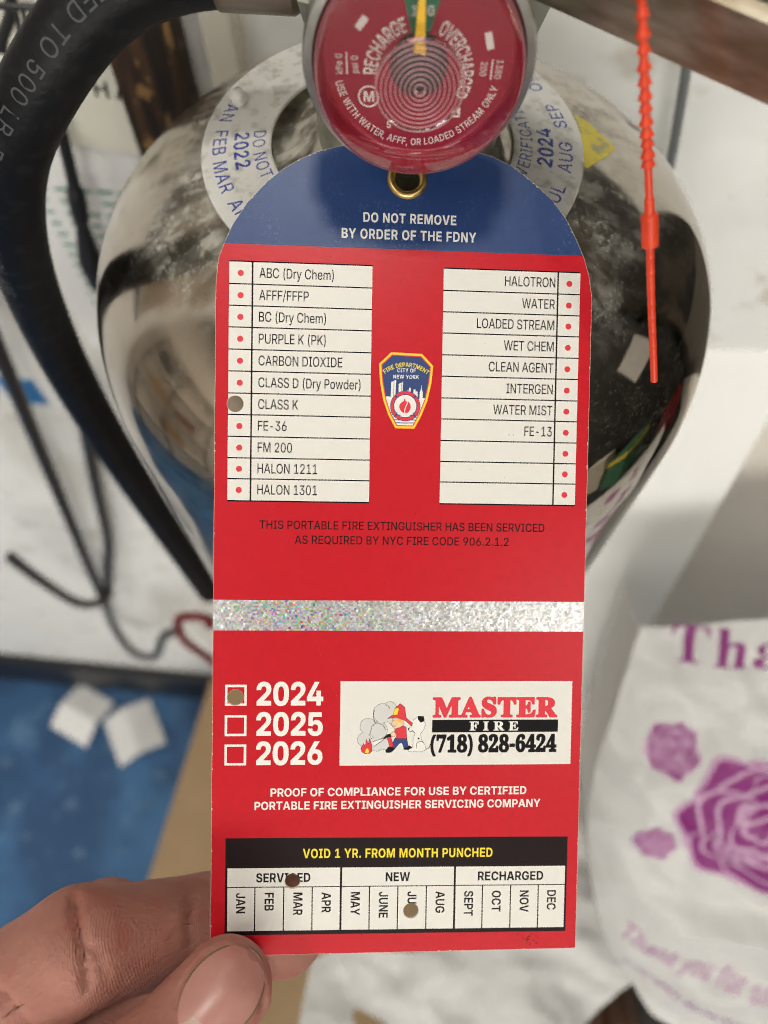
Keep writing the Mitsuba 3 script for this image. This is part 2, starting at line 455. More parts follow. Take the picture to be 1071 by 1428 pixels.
# gusset of the valve casting, seen right of the gauge
gus = Frame([0, 0, 1.39], [.62, -.785, 0], [0, 0, 1])
add('fire_extinguisher__valve_rib', slab(Frame([.0, .004, AX.o[2]], [1, 0, 0], [0, 0, 1]), Polygon([(8, 12), (25, 10), (33, 34), (33, 70), (8, 70)]), -3, 3), 'm_valve')

# handle: a bent sheet steel channel running off to the right
HA, HB = np.array([.0125, -.003, 1.3255]), np.array([.110, -.080, 1.3245])
hd = (HB - HA) / np.linalg.norm(HB - HA)
hs = np.cross([0, 0, 1.], hd)
hs /= np.linalg.norm(hs)
hn = np.cross(hd, hs)
HF = Frame(HA, hd, hs)
L = np.linalg.norm(HB - HA) * 1e3
chan = Polygon([(-6.5, -12), (-6.5, -1.5), (-5, 0), (5, 0), (6.5, -1.5), (6.5, -12), (5.1, -12), (5.1, -2), (4.4, -1.4), (-4.4, -1.4), (-5.1, -2), (-5.1, -12)])
hm = trimesh.creation.extrude_polygon(chan, L, engine='earcut')
hv = np.asarray(hm.vertices)
add('fire_extinguisher__handle', trimesh.Trimesh(HA + 1e-3 * (hv[:, :1] * hs + hv[:, 1:2] * hn + hv[:, 2:] * hd), hm.faces, process=False), 'm_handle', 30)
labels['fire_extinguisher__handle'] = {'label': 'patchy brownish steel handle'}
lv = trimesh.creation.extrude_polygon(chan.buffer(.6), L * .9, engine='earcut')
lvv = np.asarray(lv.vertices)
d2 = hd * math.cos(.22) + hn * math.sin(.22)
add('fire_extinguisher__lever', trimesh.Trimesh(HA + hn * .016 + hs * .011 + 1e-3 * (lvv[:, :1] * hs - lvv[:, 1:2] * np.cross(hs, d2) * -1 + lvv[:, 2:] * d2), lv.faces, process=False), 'm_handle', 30)

# hose
hose = spline([(-.0340, .0086, 1.3043), (-.0464, .0068, 1.3037), (-.0592, .0026, 1.2999), (-.0728, -.0034, 1.2900), (-.0850, -.0068, 1.2766), (-.0975, -.0050, 1.2530), (-.1090, .0022, 1.2178),
               (-.1172, .0086, 1.1759), (-.1235, .0150, 1.1179), (-.1262, .0190, 1.0539), (-.1255, .0200, .9748), (-.124, .02, .90)], 140)
HR = .0081
add('fire_extinguisher__hose', tube(hose, HR, 40), 'm_rubber', True)
add('fire_extinguisher__hose__ferrule', tube(np.array([(-.0168, .0058, 1.3026), (-.0185, .0059, 1.3026), (-.020, .006, 1.3027), (-.034, .0068, 1.3031), (-.0355, .0070, 1.3031), (-.036, .007, 1.3031)]) + [0, .0015, .0012],
                                              np.array([.0066, .0074, .0084, .0085, .0085, .0082]), 32), 'm_ferrule', 30)
ht = np.gradient(hose, axis=0)
ht /= np.linalg.norm(ht, axis=1, keepdims=True)
hs_len = np.r_[0, np.cumsum(np.linalg.norm(np.diff(hose, axis=0), axis=1))] * 1e3


def on_hose(mesh2d, s0, ang0, lift=.05e-3):
    v, f = mesh2d
    s = s0 + v[:, 0]
    pt = np.stack([np.interp(s, hs_len, hose[:, k]) for k in range(3)], 1)
    t = np.stack([np.interp(s, hs_len, ht[:, k]) for k in range(3)], 1)
    t /= np.linalg.norm(t, axis=1, keepdims=True)
    e1 = np.array([0, -.40, .92]) - 0 * t
    e1 = e1 - (e1 * t).sum(1, keepdims=True) * t
    e1 /= np.linalg.norm(e1, axis=1, keepdims=True)
    up = np.cross(e1, t)
    a = ang0 + v[:, 1:2] / (HR * 1e3)
    return trimesh.Trimesh(pt + (HR + lift) * (np.cos(a) * e1 + np.sin(a) * up), f, process=False)


g = affinity.scale(words('TESTED TO 500 LB. FOR USE AT -54C/-65F', 450, .12), 3.7 * .85, 3.7, origin=(0, 0))
g = shapely.segmentize(g, 1.0)
add('fire_extinguisher__hose__lettering', on_hose(tri(g), 14.0, .24), 'm_rubber_print')
labels['fire_extinguisher__hose__lettering'] = {'label': 'faint grey lettering moulded along the hose'}

# gauge
G6 = math.radians(6)
GF = Frame([.004, -.0309, 1.3091], [1, 0, 0], [0, math.sin(G6), math.cos(G6)])
GK = 'fire_extinguisher__gauge'
add(GK, lathe([(0.01, -16), (9, -16), (9, -9), (17, -8.5), (19.4, -7), (20.0, -5), (20.1, .6), (19.7, 1.5), (18.4, 1.9), (18.0, 1.5), (17.6, -.4), (0.01, -.4)], GF, 120), 'm_housing', 35)
labels[GK] = {'label': 'round pressure gauge with clear lens and red dial'}
hub = Point(0, -.6).buffer(5.0, 48)
green = Polygon([(0, -.5), (-4.6, 17), (5.4, 17)]).intersection(Point(0, 0).buffer(16.1, 64))
add(GK + '__dial', flat(GF, Point(0, 0).buffer(16.2, 64), 0), 'm_dial')
add(GK + '__dial_wall', lathe([(16.2, 0.0), (16.7, .3), (17.1, 2.6), (17.2, 5.0)], GF, 120), 'm_dial_wall', True)
add(GK + '__green_sector', flat(GF, green, .05), 'm_dial_green')
add(GK + '__hub', lathe([(0.01, 1.9), (4.0, 1.8), (4.7, 1.2), (4.9, .1)], GF, 48), 'm_dark', 30)
add(GK + '__needle', slab(GF, Polygon([(-1.05, 2.9), (1.0, 2.3), (.45, 14), (-.25, 14)]), 2.0, 2.4), 'm_needle')
let = [on_arc(centred('USE WITH WATER, AFFF, OR LOADED STREAM ONLY', 1.35, 600, .8, .04, width=math.radians(151) * 14.3), (0, 0), 14.3, math.radians(268)),
       on_arc(centred('RECHARGE', 2.5, 700, .7, .04, width=10.6), (0, -2.0), 8.4, math.radians(143), False),
       on_arc(centred('OVERCHARGED', 2.5, 700, .66, .04, width=13.6), (0, -2.0), 8.4, math.radians(19), False),
       affinity.translate(affinity.rotate(box(-1.15, -.6, 1.15, .6), 50, origin=(0, 0)), -9.7, 6.3), affinity.translate(affinity.rotate(box(-1.4, -.6, 1.4, .6), 106, origin=(0, 0)), 11.8, 3.5),
       tall('kPa 0', -13.2, -1.85, 1.15, 500, .78, .05, 90), tall('psi 0', -10.5, -1.7, 1.15, 500, .78, .05, 90), box(-12.55, -1.9, -12.3, 1.8),
       tall('1380', 13.5, .45, 1.15, 500, .78, .05, -93), tall('200', 10.8, .1, 1.15, 500, .78, .05, -93), box(12.6, -2.9, 12.85, .5),
       affinity.translate(Point(0, 0).buffer(1.95).difference(Point(0, 0).buffer(1.65)), -8.7, -5.8), tall('M', -8.7, -6.75, 1.9, 700, .9, 0, 0, 'c'),
       tall('S', -5.5, -11.6, 1.3, 600, .8), box(6.2, -9.6, 7.9, -7.9).difference(Polygon([(6.5, -9.2), (7.6, -9.2), (7.0, -8.3)]))]
add(GK + '__lettering', flat(GF, unary_union(let + [tall('100', .4, 7.4, 1.5, 600, .9, .1, 0, 'c')]), .1), 'm_dial_print')
# clear lens: outer wall, rounded edge and shallow front, with a turned boss in the middle
add(GK + '__lens', lathe([(17.75, .9), (17.7, 4.6), (17.45, 5.7), (16.9, 6.4), (16.0, 6.75), (14, 7.1), (11, 7.4), (7.5, 7.6)], GF, 160), 'm_lens', 50)
add(GK + '__lens_rim', lathe([(17.78, 1.2), (17.9, 1.4), (17.9, 4.6), (17.72, 5.3), (17.3, 5.4), (17.3, 1.2)], GF, 160), 'm_lens_rim', 40)
bp = [(0.01, 8.4), (.7, 8.45)]
for k in range(10):
    a = .9 + k * .66
    e = .05 * k
    bp += [(a, 9.05 - e), (a + .6, 9.02 - e)]
bp += [(7.5, 8.6), (7.55, 7.65), (7.3, 7.3), (0.01, 7.5)]
for k in range(9):
    a, tt = .95 + k * .80, np.linspace(0, 2 * np.pi, 9)[:-1]
    add(GK + '__lens_ring', lathe(np.c_[a + .10 * np.cos(tt), 9.12 - .05 * k + .10 * np.sin(tt)], GF, 96, closed=True), 'm_ring', True)
boss = lathe(bp[::-1], GF, 160)
boss.invert() if boss.volume < 0 else None
add(GK + '__lens_boss', boss, 'm_boss', 40)

# verification collar round the neck
CO = Frame([0, 0, AX.o[2]], AX.ex, AX.ey)
ring = [(45.6, -1.0), (45.6, -.2), (45.2, 0), (29.2, 1.8), (28.8, 1.6), (28.8, .9)]
add('verification_collar', lathe(ring, CO, 120, closed=True), 'm_collar', 30)
tag('verification_collar', 'dusty white plastic ring with blue dates round the extinguisher neck', 'ring')
txt = []
for i, m in enumerate(['JAN', 'FEB', 'MAR', 'APR', 'MAY', 'JUN', 'JUL', 'AUG', 'SEP', 'OCT', 'NOV', 'DEC']):
    a = {0: 163.5, 1: 180.5, 2: 197, 3: 215, 4: 240, 5: 290, 6: 333, 7: 352.5, 8: 373, 9: 394, 10: 70, 11: 110}[i]
    txt.append(on_arc(centred(m, 3.3, 480, 1.02, .08), (0, 0), 41.2, math.radians(a)))
ink2 = [on_arc(centred('2022', 3.6, 700, .95, .06), (0, 0), 35.9, math.radians(186)), on_arc(centred('2024', 3.7, 800, .98, .06), (0, 0), 36.4, math.radians(356))]
ink3 = [on_arc(centred('DO NOT REMOVE', 3.0, 430, .98, .08), (0, 0), 31.6, math.radians(208)), on_arc(centred('VERIFICATION OF SERVICE', 2.9, 450, .95, .06), (0, 0), 31.8, math.radians(25))]
cone = lambda q: .06 + (45.2 - np.hypot(q[:, 0], q[:, 1])) * 1.8 / 16
v, f = tri(unary_union(txt + ink2 + ink3).intersection(Point(0, 0).buffer(45).difference(Point(0, 0).buffer(29.4))))
add('verification_collar__lettering', trimesh.Trimesh(CO(v, cone(v)), f, process=False), 'm_collar_ink')
add('verification_collar__rivet', lathe([(0.01, 3.4), (1.4, 3.0), (2.1, 1.8), (1.9, .5), (1.4, .2), (1.4, -1)], Frame(CO(np.array([[-37.6, 13.8]]), .9)[0], AX.ex, AX.ey), 32), 'm_collar', 60)


def on_dome(g, lift):
    """A flat outline (mm, seen from above) laid on the shell."""
    v, f = tri(shapely.segmentize(g, 1.5))
    tm = trimesh.Trimesh(np.c_[v, v[:, :1] * 0], f, process=False).subdivide().subdivide()
    v, f = np.asarray(tm.vertices), np.asarray(tm.faces)
    r = np.hypot(v[:, 0], v[:, 1])
    h = np.interp(r, prof[:, 0], prof[:, 1])
    return trimesh.Trimesh(AX(v[:, :2], h + lift), f, process=False)


add('fire_extinguisher__sticker', on_dome(Polygon([(40, 10), (39, 21), (47, 17), (53.5, 9), (51, 5), (44, -2.5), (42, -1)]), .25), 'm_yellow_reflect', True)  # yellow reflection on the steel, painted as a patch of colour
labels['fire_extinguisher__sticker'] = {'label': 'yellow patch painted for a reflection on the shoulder'}

# tamper seal hanging from the handle
sp = np.array([cam(*q) for q in [(37.0, 79.5, 107), (38.4, 74.5, 110), (41.3, 65.2, 117), (43.9, 57.6, 123), (46.7, 49.5, 130), (49.6, 41, 137.5), (52.3, 33.2, 144), (54.4, 26.3, 149)]])
sp = spline(sp, 240)
sl = np.r_[0, np.cumsum(np.linalg.norm(np.diff(sp, axis=0), axis=1))] * 1e3
tail = sl[-1]
core = np.where(sl < tail * .48, .72, np.where(sl < tail * .60, .95, .80 - .12 * (sl / tail - .6)))
barb = np.zeros_like(sl)
for k in range(14):
    s0 = 2.0 + k * 2.6 - k * k * .045
    if s0 > tail * .50:
        break
    barb = np.maximum(barb, np.where((sl > s0 - 1.5) & (sl <= s0), .85 * np.clip(1 - (s0 - sl) / 1.5, 0, 1) ** 1.2, 0))
for k in range(7):
    s0 = tail * .63 + k * 3.0
    barb = np.maximum(barb, np.where(np.abs(sl - s0) < .25, .07, 0))
blk = (sl > tail * .515) & (sl < tail * .60)
core = np.where(blk, 1.5, core * .92)
add('tamper_seal', tube(sp, (core + .72 * barb) * 1e-3, 14), 'm_seal', 35)
tag('tamper_seal', 'orange red barbed plastic seal hanging beside the gauge', 'plastic seal')
lo = [sp[0], cam(36, 84, 104), cam(36, 92, 101), cam(42, 98, 101), cam(48, 101, 108)]
add('tamper_seal__loop', tube(spline(lo, 60), .0007, 10), 'm_seal', True)

# ------------------------------------------------------------------ the service tag
from scipy.spatial.transform import Rotation
TM = Rotation.from_rotvec([-3.33809392e-02, -6.18453857e-02, -1.46819603e-02]).as_matrix()
U = TM[0, 0] * RT + TM[1, 0] * UP + TM[2, 0] * FW
V = TM[0, 1] * RT + TM[1, 1] * UP + TM[2, 1] * FW
TG = Frame(cam(-37.0531, -94.7949, 157.8142), U, V)        # origin: the lower left corner of its front
edge = [(0, 0), (79.3, 0), (79.4, 136), (79.3, 142.4), (78.6, 146.6), (77.5, 150), (76, 153.3), (73.7, 157.7), (70.3, 162), (65.7, 165.8), (61.5, 168.7), (57, 170.6), (51, 171.9), (44, 172.6), (38, 172.7), (31, 172.3),
        (24.7, 171.2), (20.5, 169.9), (17, 168.3), (13.3, 165.9), (10.4, 163.5), (6.3, 159), (3.4, 154.5), (1.8, 150.9), (.55, 147.5), (.05, 142.7), (0, 138)]
outline = Polygon(edge).buffer(-.5).buffer(.5, 16)
holes = unary_union([Point(39.45, 165.2).buffer(2.9, 32), Point(4.21, 117.49).buffer(1.72, 32), Point(4.8, 55.75).buffer(1.72, 32), Point(17.26, 16.07).buffer(1.62, 32), Point(42.81, 9.12).buffer(1.66, 32)])
SK = 'service_tag'
tag(SK, 'red card service tag with blue rounded top held before the extinguisher', 'tag')
punched = outline.difference(holes)
add(SK + '__card', slab(TG, punched, -.5, 0), 'm_card_core')


def pr(key, g, m, h):
    g = g.intersection(outline.buffer(-.06)).difference(holes.buffer(.03))
    return add(SK + '__' + key, flat(TG, g, h), m)


ew = np.random.default_rng(5)
bite = [outline.exterior.interpolate(ew.uniform(0, outline.exterior.length)).buffer(ew.uniform(.08, .24), 5) for _ in range(150)]
face = outline.buffer(-.05).difference(unary_union(bite))
pr('red_face', face.intersection(box(-1, -1, 81, 150.45)), 'm_tag_red', .03)
pr('header', face.intersection(box(-1, 150.45, 81, 180)), 'm_tag_blue', .03)
pr('header__lettering', fit('DO NOT REMOVE', 30.34, 49.9, 155.9, 157.9, 750, .06), 'm_print_white', .06)
pr('header__lettering', fit('BY ORDER OF THE FDNY', 25.86, 54.19, 152.45, 154.5, 750, .06), 'm_print_white', .06)
ey = Frame(TG([[39.45, 165.2]])[0], U, V)
add(SK + '__eyelet', lathe([(2.55, -.9), (2.65, .1), (2.95, .62), (3.5, .8), (4.0, .55), (4.3, .02)], ey, 64), 'm_brass', 60)

rows = np.array([146.93, 142.27, 137.8, 133.35, 128.78, 124.27, 119.7, 115.26, 110.71, 106.26, 101.9, 97.42])
left = ['ABC (Dry Chem)', 'AFFF/FFFP', 'BC (Dry Chem)', 'PURPLE K (PK)', 'CARBON DIOXIDE', 'CLASS D (Dry Powder)', 'CLASS K', 'FE-36', 'FM 200', 'HALON 1211', 'HALON 1301']
right = ['HALOTRON', 'WATER', 'LOADED STREAM', 'WET CHEM', 'CLEAN AGENT', 'INTERGEN', 'WATER MIST', 'FE-13', '', '', '']
SQ = .835
for (x0, x1, xc, lst, dot, side) in ((2.75, 32.4, 7.55, left, 5.12, 'l'), (47.45, 76.75, 71.95, right, 74.4, 'r')):
    k = pr('checklist', box(x0, rows[-1], x1, rows[0]), 'm_tag_white', .05)
    labels[k] = {'label': 'white list of extinguisher types, left column' if side == 'l' else 'white list of extinguisher types, right column'}
    kk = k[len(SK) + 2:]
    pr(kk + '__rule', unary_union([box(x0, y - .125, x1, y + .125) for y in rows[1:-1]] + [box(x0, rows[-1] - .3, x1, rows[-1]), box(x0, rows[0] - .15, x1, rows[0] + .12), box(xc - .17, rows[-1], xc + .17, rows[0])]), 'm_ink', .07)
    for i, t in enumerate(lst):
        yb = (rows[i] + rows[i + 1]) / 2 - .98
        if t:
            pr(kk + '__lettering', tall(t, 8.95 if side == 'l' else 71.35, yb, 2.05, 500, SQ * .86, .0, 0, side), 'm_ink', .09)
        if not (side == 'l' and i == 6):
            pr(kk + '__dot', Point(dot, (rows[i] + rows[i + 1]) / 2 - .12).buffer(.64, 20), 'm_print_red', .09)

# badge
bd = lambda *q: [((a - 548) / 62.3 + 39.85, (528 - b) / 54.3 + 121.05) for a, b in q]
BO = Polygon(bd((345, 95), (755, 105), (905, 240), (885, 430), (835, 640), (760, 810), (668, 962), (415, 960), (320, 810), (250, 640), (205, 430), (188, 230)))
sx = 1.0
pr('badge', BO, 'm_print_orange', .05)
pr('badge__border', BO.buffer(-.14).difference(BO.buffer(-.36)), 'm_print_yellow', .062)
pr('badge__inner_border', BO.buffer(-.5), 'm_print_red', .064)
inn = BO.buffer(-.68)
pr('badge__field', inn, 'm_print_blue', .07)
city = [(270, 600), (350, 600), (352, 435), (386, 420), (386, 600), (392, 600), (392, 415), (418, 408), (412, 580), (452, 580), (452, 455), (490, 435), (490, 570), (497, 565), (497, 432), (510, 425), (505, 580), (550, 580), (552, 530), (585, 530), (590, 495), (612, 495), (612, 560),
        (645, 570), (650, 515), (675, 512), (675, 535), (702, 535), (705, 620), (728, 622), (732, 545), (745, 510), (753, 460), (758, 510), (772, 545), (772, 610), (860, 600), (760, 830), (680, 925), (400, 925), (300, 740)]
pr('badge__skyline', Polygon(bd(*city)).buffer(0).intersection(inn), 'm_print_white', .085)
cen = bd((543, 705))[0]
for y in (775, 800, 825, 855, 888):
    pr('badge__wave', Polygon(bd((300, y), (540, y + 6), (800, y - 4), (800, y + 6), (540, y + 16), (300, y + 10))).intersection(inn), 'm_print_blue', .095)
pr('badge__ring', Point(cen).buffer(3.2, 40).difference(Point(cen).buffer(2.35, 40)), 'm_print_blue', .10)
rr = Point(cen).buffer(3.08, 40).difference(Point(cen).buffer(2.5, 40))
for a in (45, 135, 225, 315):
    rr = rr.difference(LineString([cen, (cen[0] + 5 * math.cos(math.radians(a)), cen[1] + 5 * math.sin(math.radians(a)))]).buffer(.16))
pr('badge__ring', rr, 'm_print_red', .115)
pr('badge__disc', Point(cen).buffer(2.15, 40), 'm_print_white', .115)
fl = Polygon(bd((530, 615), (548, 650), (585, 655), (612, 685), (615, 730), (590, 772), (545, 792), (500, 775), (468, 740), (462, 700), (485, 668), (520, 648))).buffer(.1).buffer(-.1)
pr('badge__flame', fl.difference(LineString(bd((560, 640), (572, 670), (545, 720), (535, 760), (540, 795))).buffer(.09)), 'm_print_red', .13)
a0 = bd((548, 640))[0]
pr('badge__lettering', on_arc(centred('FIRE DEPARTMENT', .92, 650, .8, .08, width=10.2), a0, 7.5, math.radians(90), False).intersection(inn), 'm_print_yellow', .09)
for t, x0, x1, y0, y1 in (('CITY OF', 432, 672, 320, 275), ('NEW YORK', 378, 718, 393, 350)):
    (a, b), (c, d) = bd((x0, y0), (x1, y1))
    pr('badge__lettering', fit(t, a, c, b, d, 650, .08), 'm_print_white', .09)

pr('notice_lettering', fit('THIS PORTABLE FIRE EXTINGUISHER HAS BEEN SERVICED', 9.52, 70.2, 91.5, 93.25, 540, .03).union(fit('AS REQUIRED BY NYC FIRE CODE 906.2.1.2', 16.9, 62.5, 88.4, 90.15, 540, .03)), 'm_ink', .06)
# sparkling foil strip: small facets, each tilted its own way, iridescent tints painted into their colours
nx, ny = 190, 16
gx, gy = np.meshgrid(np.linspace(.04, 79.3, nx + 1), np.linspace(70.0, 76.45, ny + 1), indexing='ij')
jx = rng.uniform(-.13, .13, gx.shape); jy = rng.uniform(-.13, .13, gx.shape)
jx[[0, -1]] = 0; jy[:, [0, -1]] = 0
pts = np.stack([gx + jx, gy + jy], -1)
lump = (meshkit.fbm(np.stack([gx * .9, gy * .9, gx * 0], -1), 3, 3) - .5) * .09
fv, ff, fc = [], [], []
import colorsys
for i in range(nx):
    for j in range(ny):
        c = [pts[i, j], pts[i + 1, j], pts[i + 1, j + 1], pts[i, j + 1]]
        hh = np.array([lump[i, j], lump[i + 1, j], lump[i + 1, j + 1], lump[i, j + 1]])
        gxy = rng.normal(0, .045, 2)
        cc = np.mean(c, 0)
        h = .13 + hh + np.array([(q - cc) @ gxy for q in c]) * .8
        hue, sat = rng.random(), rng.random() ** 2 * (.75 * math.exp(-((gx[i, 0] - 20) / 17) ** 2) + .14)
        col = np.array(colorsys.hsv_to_rgb(hue, sat, 1.0)) * rng.uniform(.52, .92)
        k = len(fv)
        fv += [np.r_[q, z] for q, z in zip(c, h)]
        fc += [col] * 4
        ff += [(k, k + 1, k + 2), (k, k + 2, k + 3)]
fv = np.array(fv)
add(SK + '__foil_strip', trimesh.Trimesh(TG(fv[:, :2], np.maximum(fv[:, 2], .04)), ff, process=False), 'm_foil', color=np.array(fc))
labels[SK + '__foil_strip'] = {'label': 'glittering silver foil strip across the tag'}

for y0, yr in ((53.97, '2024'), (47.5, '2025'), (41.23, '2026')):
    b = box(2.64, y0, 7.18, y0 + 4.48)
    k = pr('checkbox', b.difference(b.buffer(-.5)), 'm_print_white', .06)
    pr('year_lettering', fit(yr, 9.23, 23.3, y0 + .02, y0 + 5.05, 850, .0), 'm_print_white', .06)

# company panel
LK = pr('logo_panel', box(26.95, 41.0, 77.15, 59.2), 'm_tag_white', .05)[len(SK) + 2:]
slabs = []
gM = fit('MASTER', 46.75, 74.0, 51.5, 55.5, 'serif', .05, .06)
pr(LK + '__lettering', gM, 'm_print_red', .08)
pr(LK + '__bar', box(46.7, 48.1, 74.2, 50.8), 'm_ink', .08)
pr(LK + '__lettering', fit('FIRE', 54.8, 65.5, 48.5, 50.4, 'serif', .45, .03), 'm_print_white', .10)
pr(LK + '__lettering', fit('(718) 828-6424', 46.4, 74.0, 43.85, 47.3, 'serif', .02, .055), 'm_ink', .08)
lg = lambda *q: [(26.75 + a / 46.15, 57.65 - b / 46.6) for a, b in q]
circ = lambda x, y, r: Point(lg((x, y))[0]).buffer(r / 46.3, 20)
cloud = unary_union([circ(430, 250, 95), circ(500, 195, 60), circ(285, 380, 78), circ(250, 515, 68), circ(390, 420, 85), circ(450, 560, 55), circ(560, 300, 80), circ(370, 560, 70)])


def drawn(key, g, m, h, w=.07):
    pr(LK + '__' + key + '_outline', g.buffer(w), 'm_ink', h)
    pr(LK + '__' + key, g, m, h + .012)


drawn('smoke', cloud, 'm_print_grey', .07)
for pts_ in (((310, 450), (320, 380), (370, 345), (430, 365), (460, 415)), ((355, 350), (335, 280), (345, 220)), ((450, 165), (480, 175), (500, 205))):
    pr(LK + '__smoke_line', LineString(lg(*pts_)).buffer(.06), 'm_ink', .095)
pr(LK + '__spray', Polygon(lg((340, 535), (435, 500), (440, 515), (345, 585))), 'm_print_white', .10)
for pts_ in (((335, 535), (435, 500)), ((345, 585), (440, 515))):
    pr(LK + '__spray_line', LineString(lg(*pts_)).buffer(.06), 'm_ink', .107)
drawn('flame', Polygon(lg((230, 640), (218, 600), (245, 555), (262, 585), (270, 515), (290, 560), (303, 505), (325, 570), (328, 630), (300, 655), (260, 655))), 'm_print_red', .10)
pr(LK + '__flame_core', Polygon(lg((258, 645), (270, 610), (285, 600), (298, 630), (290, 655))), 'm_print_yellow', .125)
drawn('dog', Polygon(lg((720, 380), (735, 320), (775, 285), (835, 300), (853, 360), (840, 410), (805, 455), (815, 520), (850, 570), (860, 615), (825, 640), (690, 635), (695, 610), (735, 590), (735, 500), (755, 455), (735, 430), (700, 435), (685, 405))).buffer(.15).buffer(-.15), 'm_print_white', .10)
pr(LK + '__dog_ear', Polygon(lg((778, 280), (835, 282), (838, 330), (805, 342), (780, 310))).buffer(.05), 'm_ink', .125)
pr(LK + '__dog_line', LineString(lg((860, 615), (895, 600), (907, 560))).buffer(.07).union(LineString(lg((765, 600), (770, 555), (800, 532), (840, 545))).buffer(.06)).union(Point(lg((688, 408))[0]).buffer(.2)).union(Point(lg((788, 505))[0]).buffer(.22)).union(LineString(lg((700, 435), (730, 425), (745, 450))).buffer(.05)), 'm_ink', .127)
drawn('boots', Polygon(lg((462, 630), (490, 590), (545, 595), (550, 615), (510, 645), (470, 645))).union(Polygon(lg((640, 580), (700, 580), (728, 600), (690, 618), (645, 615)))), 'm_ink', .10)
drawn('trousers', Polygon(lg((555, 500), (670, 500), (685, 590), (645, 600), (622, 545), (600, 550), (555, 605), (515, 585))), 'm_print_blue', .13)
drawn('jacket', Polygon(lg((550, 415), (635, 378), (662, 390), (670, 505), (560, 500), (575, 460), (545, 470))), 'm_print_red', .155)
drawn('face', Polygon(lg((525, 305), (635, 315), (640, 365), (605, 390), (550, 405), (530, 385), (512, 355), (525, 335))).buffer(.1).buffer(-.1), 'm_print_skin', .13)
pr(LK + '__hair', Polygon(lg((570, 300), (610, 305), (612, 335), (590, 342), (568, 320))), 'm_print_orange', .158)
pr(LK + '__face_line', Point(lg((540, 320))[0]).buffer(.12).union(LineString(lg((530, 375), (548, 382), (560, 375))).buffer(.05)), 'm_ink', .158)
drawn('hand', circ(535, 462, 24), 'm_print_skin', .18)
drawn('bottle', Polygon(lg((475, 490), (510, 482), (540, 580), (505, 592))), 'm_print_red', .16)
pr(LK + '__nozzle', Polygon(lg((435, 500), (475, 460), (510, 455), (520, 485), (480, 490), (445, 512))), 'm_ink', .185)
drawn('helmet', Polygon(lg((480, 300), (530, 265), (552, 195), (600, 152), (645, 190), (660, 295), (722, 350), (715, 378), (650, 320), (560, 290))), 'm_print_red', .19)
pr(LK + '__helmet_badge', Polygon(lg((530, 265), (550, 200), (585, 195), (575, 262))), 'm_print_yellow', .215)

pr('compliance_lettering', fit('PROOF OF COMPLIANCE FOR USE BY CERTIFIED', 12.4, 67.55, 34.45, 36.2, 720, .02).union(fit('PORTABLE FIRE EXTINGUISHER SERVICING COMPANY', 9.05, 70.7, 31.6, 33.35, 720, .02)), 'm_print_white', .06)

# month table, printed a trifle askew
tilt = lambda g: affinity.affine_transform(g, [1, 0, -.0085, 1, 0, 0.02])


def mt(key, g, m, h):
    return pr(key, tilt(g), m, h)


MK = mt('month_table', box(3.0, 4.55, 76.95, 25.6), 'm_ink_table', .05)[len(SK) + 2:]
mt(MK + '__lettering', fit('VOID 1 YR. FROM MONTH PUNCHED', 19.4, 60.4, 21.2, 23.2, 720, .05), 'm_print_yellow', .08)
xs = [3.36, 9.3, 15.42, 21.5, 27.62, 33.78, 39.9, 46.1, 52.26, 58.37, 64.55, 70.68, 76.62]
ms = ['JAN', 'FEB', 'MAR', 'APR', 'MAY', 'JUNE', 'JULY', 'AUG', 'SEPT', 'OCT', 'NOV', 'DEC']
for i, m in enumerate(ms):
    a = xs[i] + (.22 if i % 4 == 0 and i else .125)
    b = xs[i + 1] - (.22 if i % 4 == 3 and i < 11 else .125)
    mt(MK + '__cell', box(a, 5.45, b, 14.85), 'm_tag_white', .07)
    mt(MK + '__lettering', tall(m, (a + b) / 2 - .98, 13.72, 1.95, 700, .83, .0, -90), 'm_ink', .09)
for i, (t, x0, x1) in enumerate((('SERVICED', 9.55, 21.05), ('NEW', 37.25, 42.5), ('RECHARGED', 57.3, 71.7))):
    mt(MK + '__cell', box(xs[4 * i] + (.22 if i else .09), 15.05, xs[4 * i + 4] - (.22 if i < 2 else .09), 19.1), 'm_tag_white', .07)
    mt(MK + '__lettering', fit(t, x0, x1, 16.02, 17.98, 750, .02), 'm_ink', .09)
smg = [Point(68.5 + rng.normal(0, 1.2), 2.6 + rng.normal(0, .5)).buffer(rng.uniform(.05, .16), 6) for _ in range(26)]
pr('smudge', unary_union(smg), 'm_ink_table', .06)
spk = np.random.default_rng(12)
pr('speck', unary_union([Point(spk.uniform(1, 78), spk.uniform(3, 168)).buffer(spk.uniform(.035, .10), 5) for _ in range(70)]), 'm_ink_table', .13)
for k in ('smudge', 'speck'):
    labels[SK + '__' + k] = {'label': 'tiny dark marks on the tag', 'kind': 'stuff'}

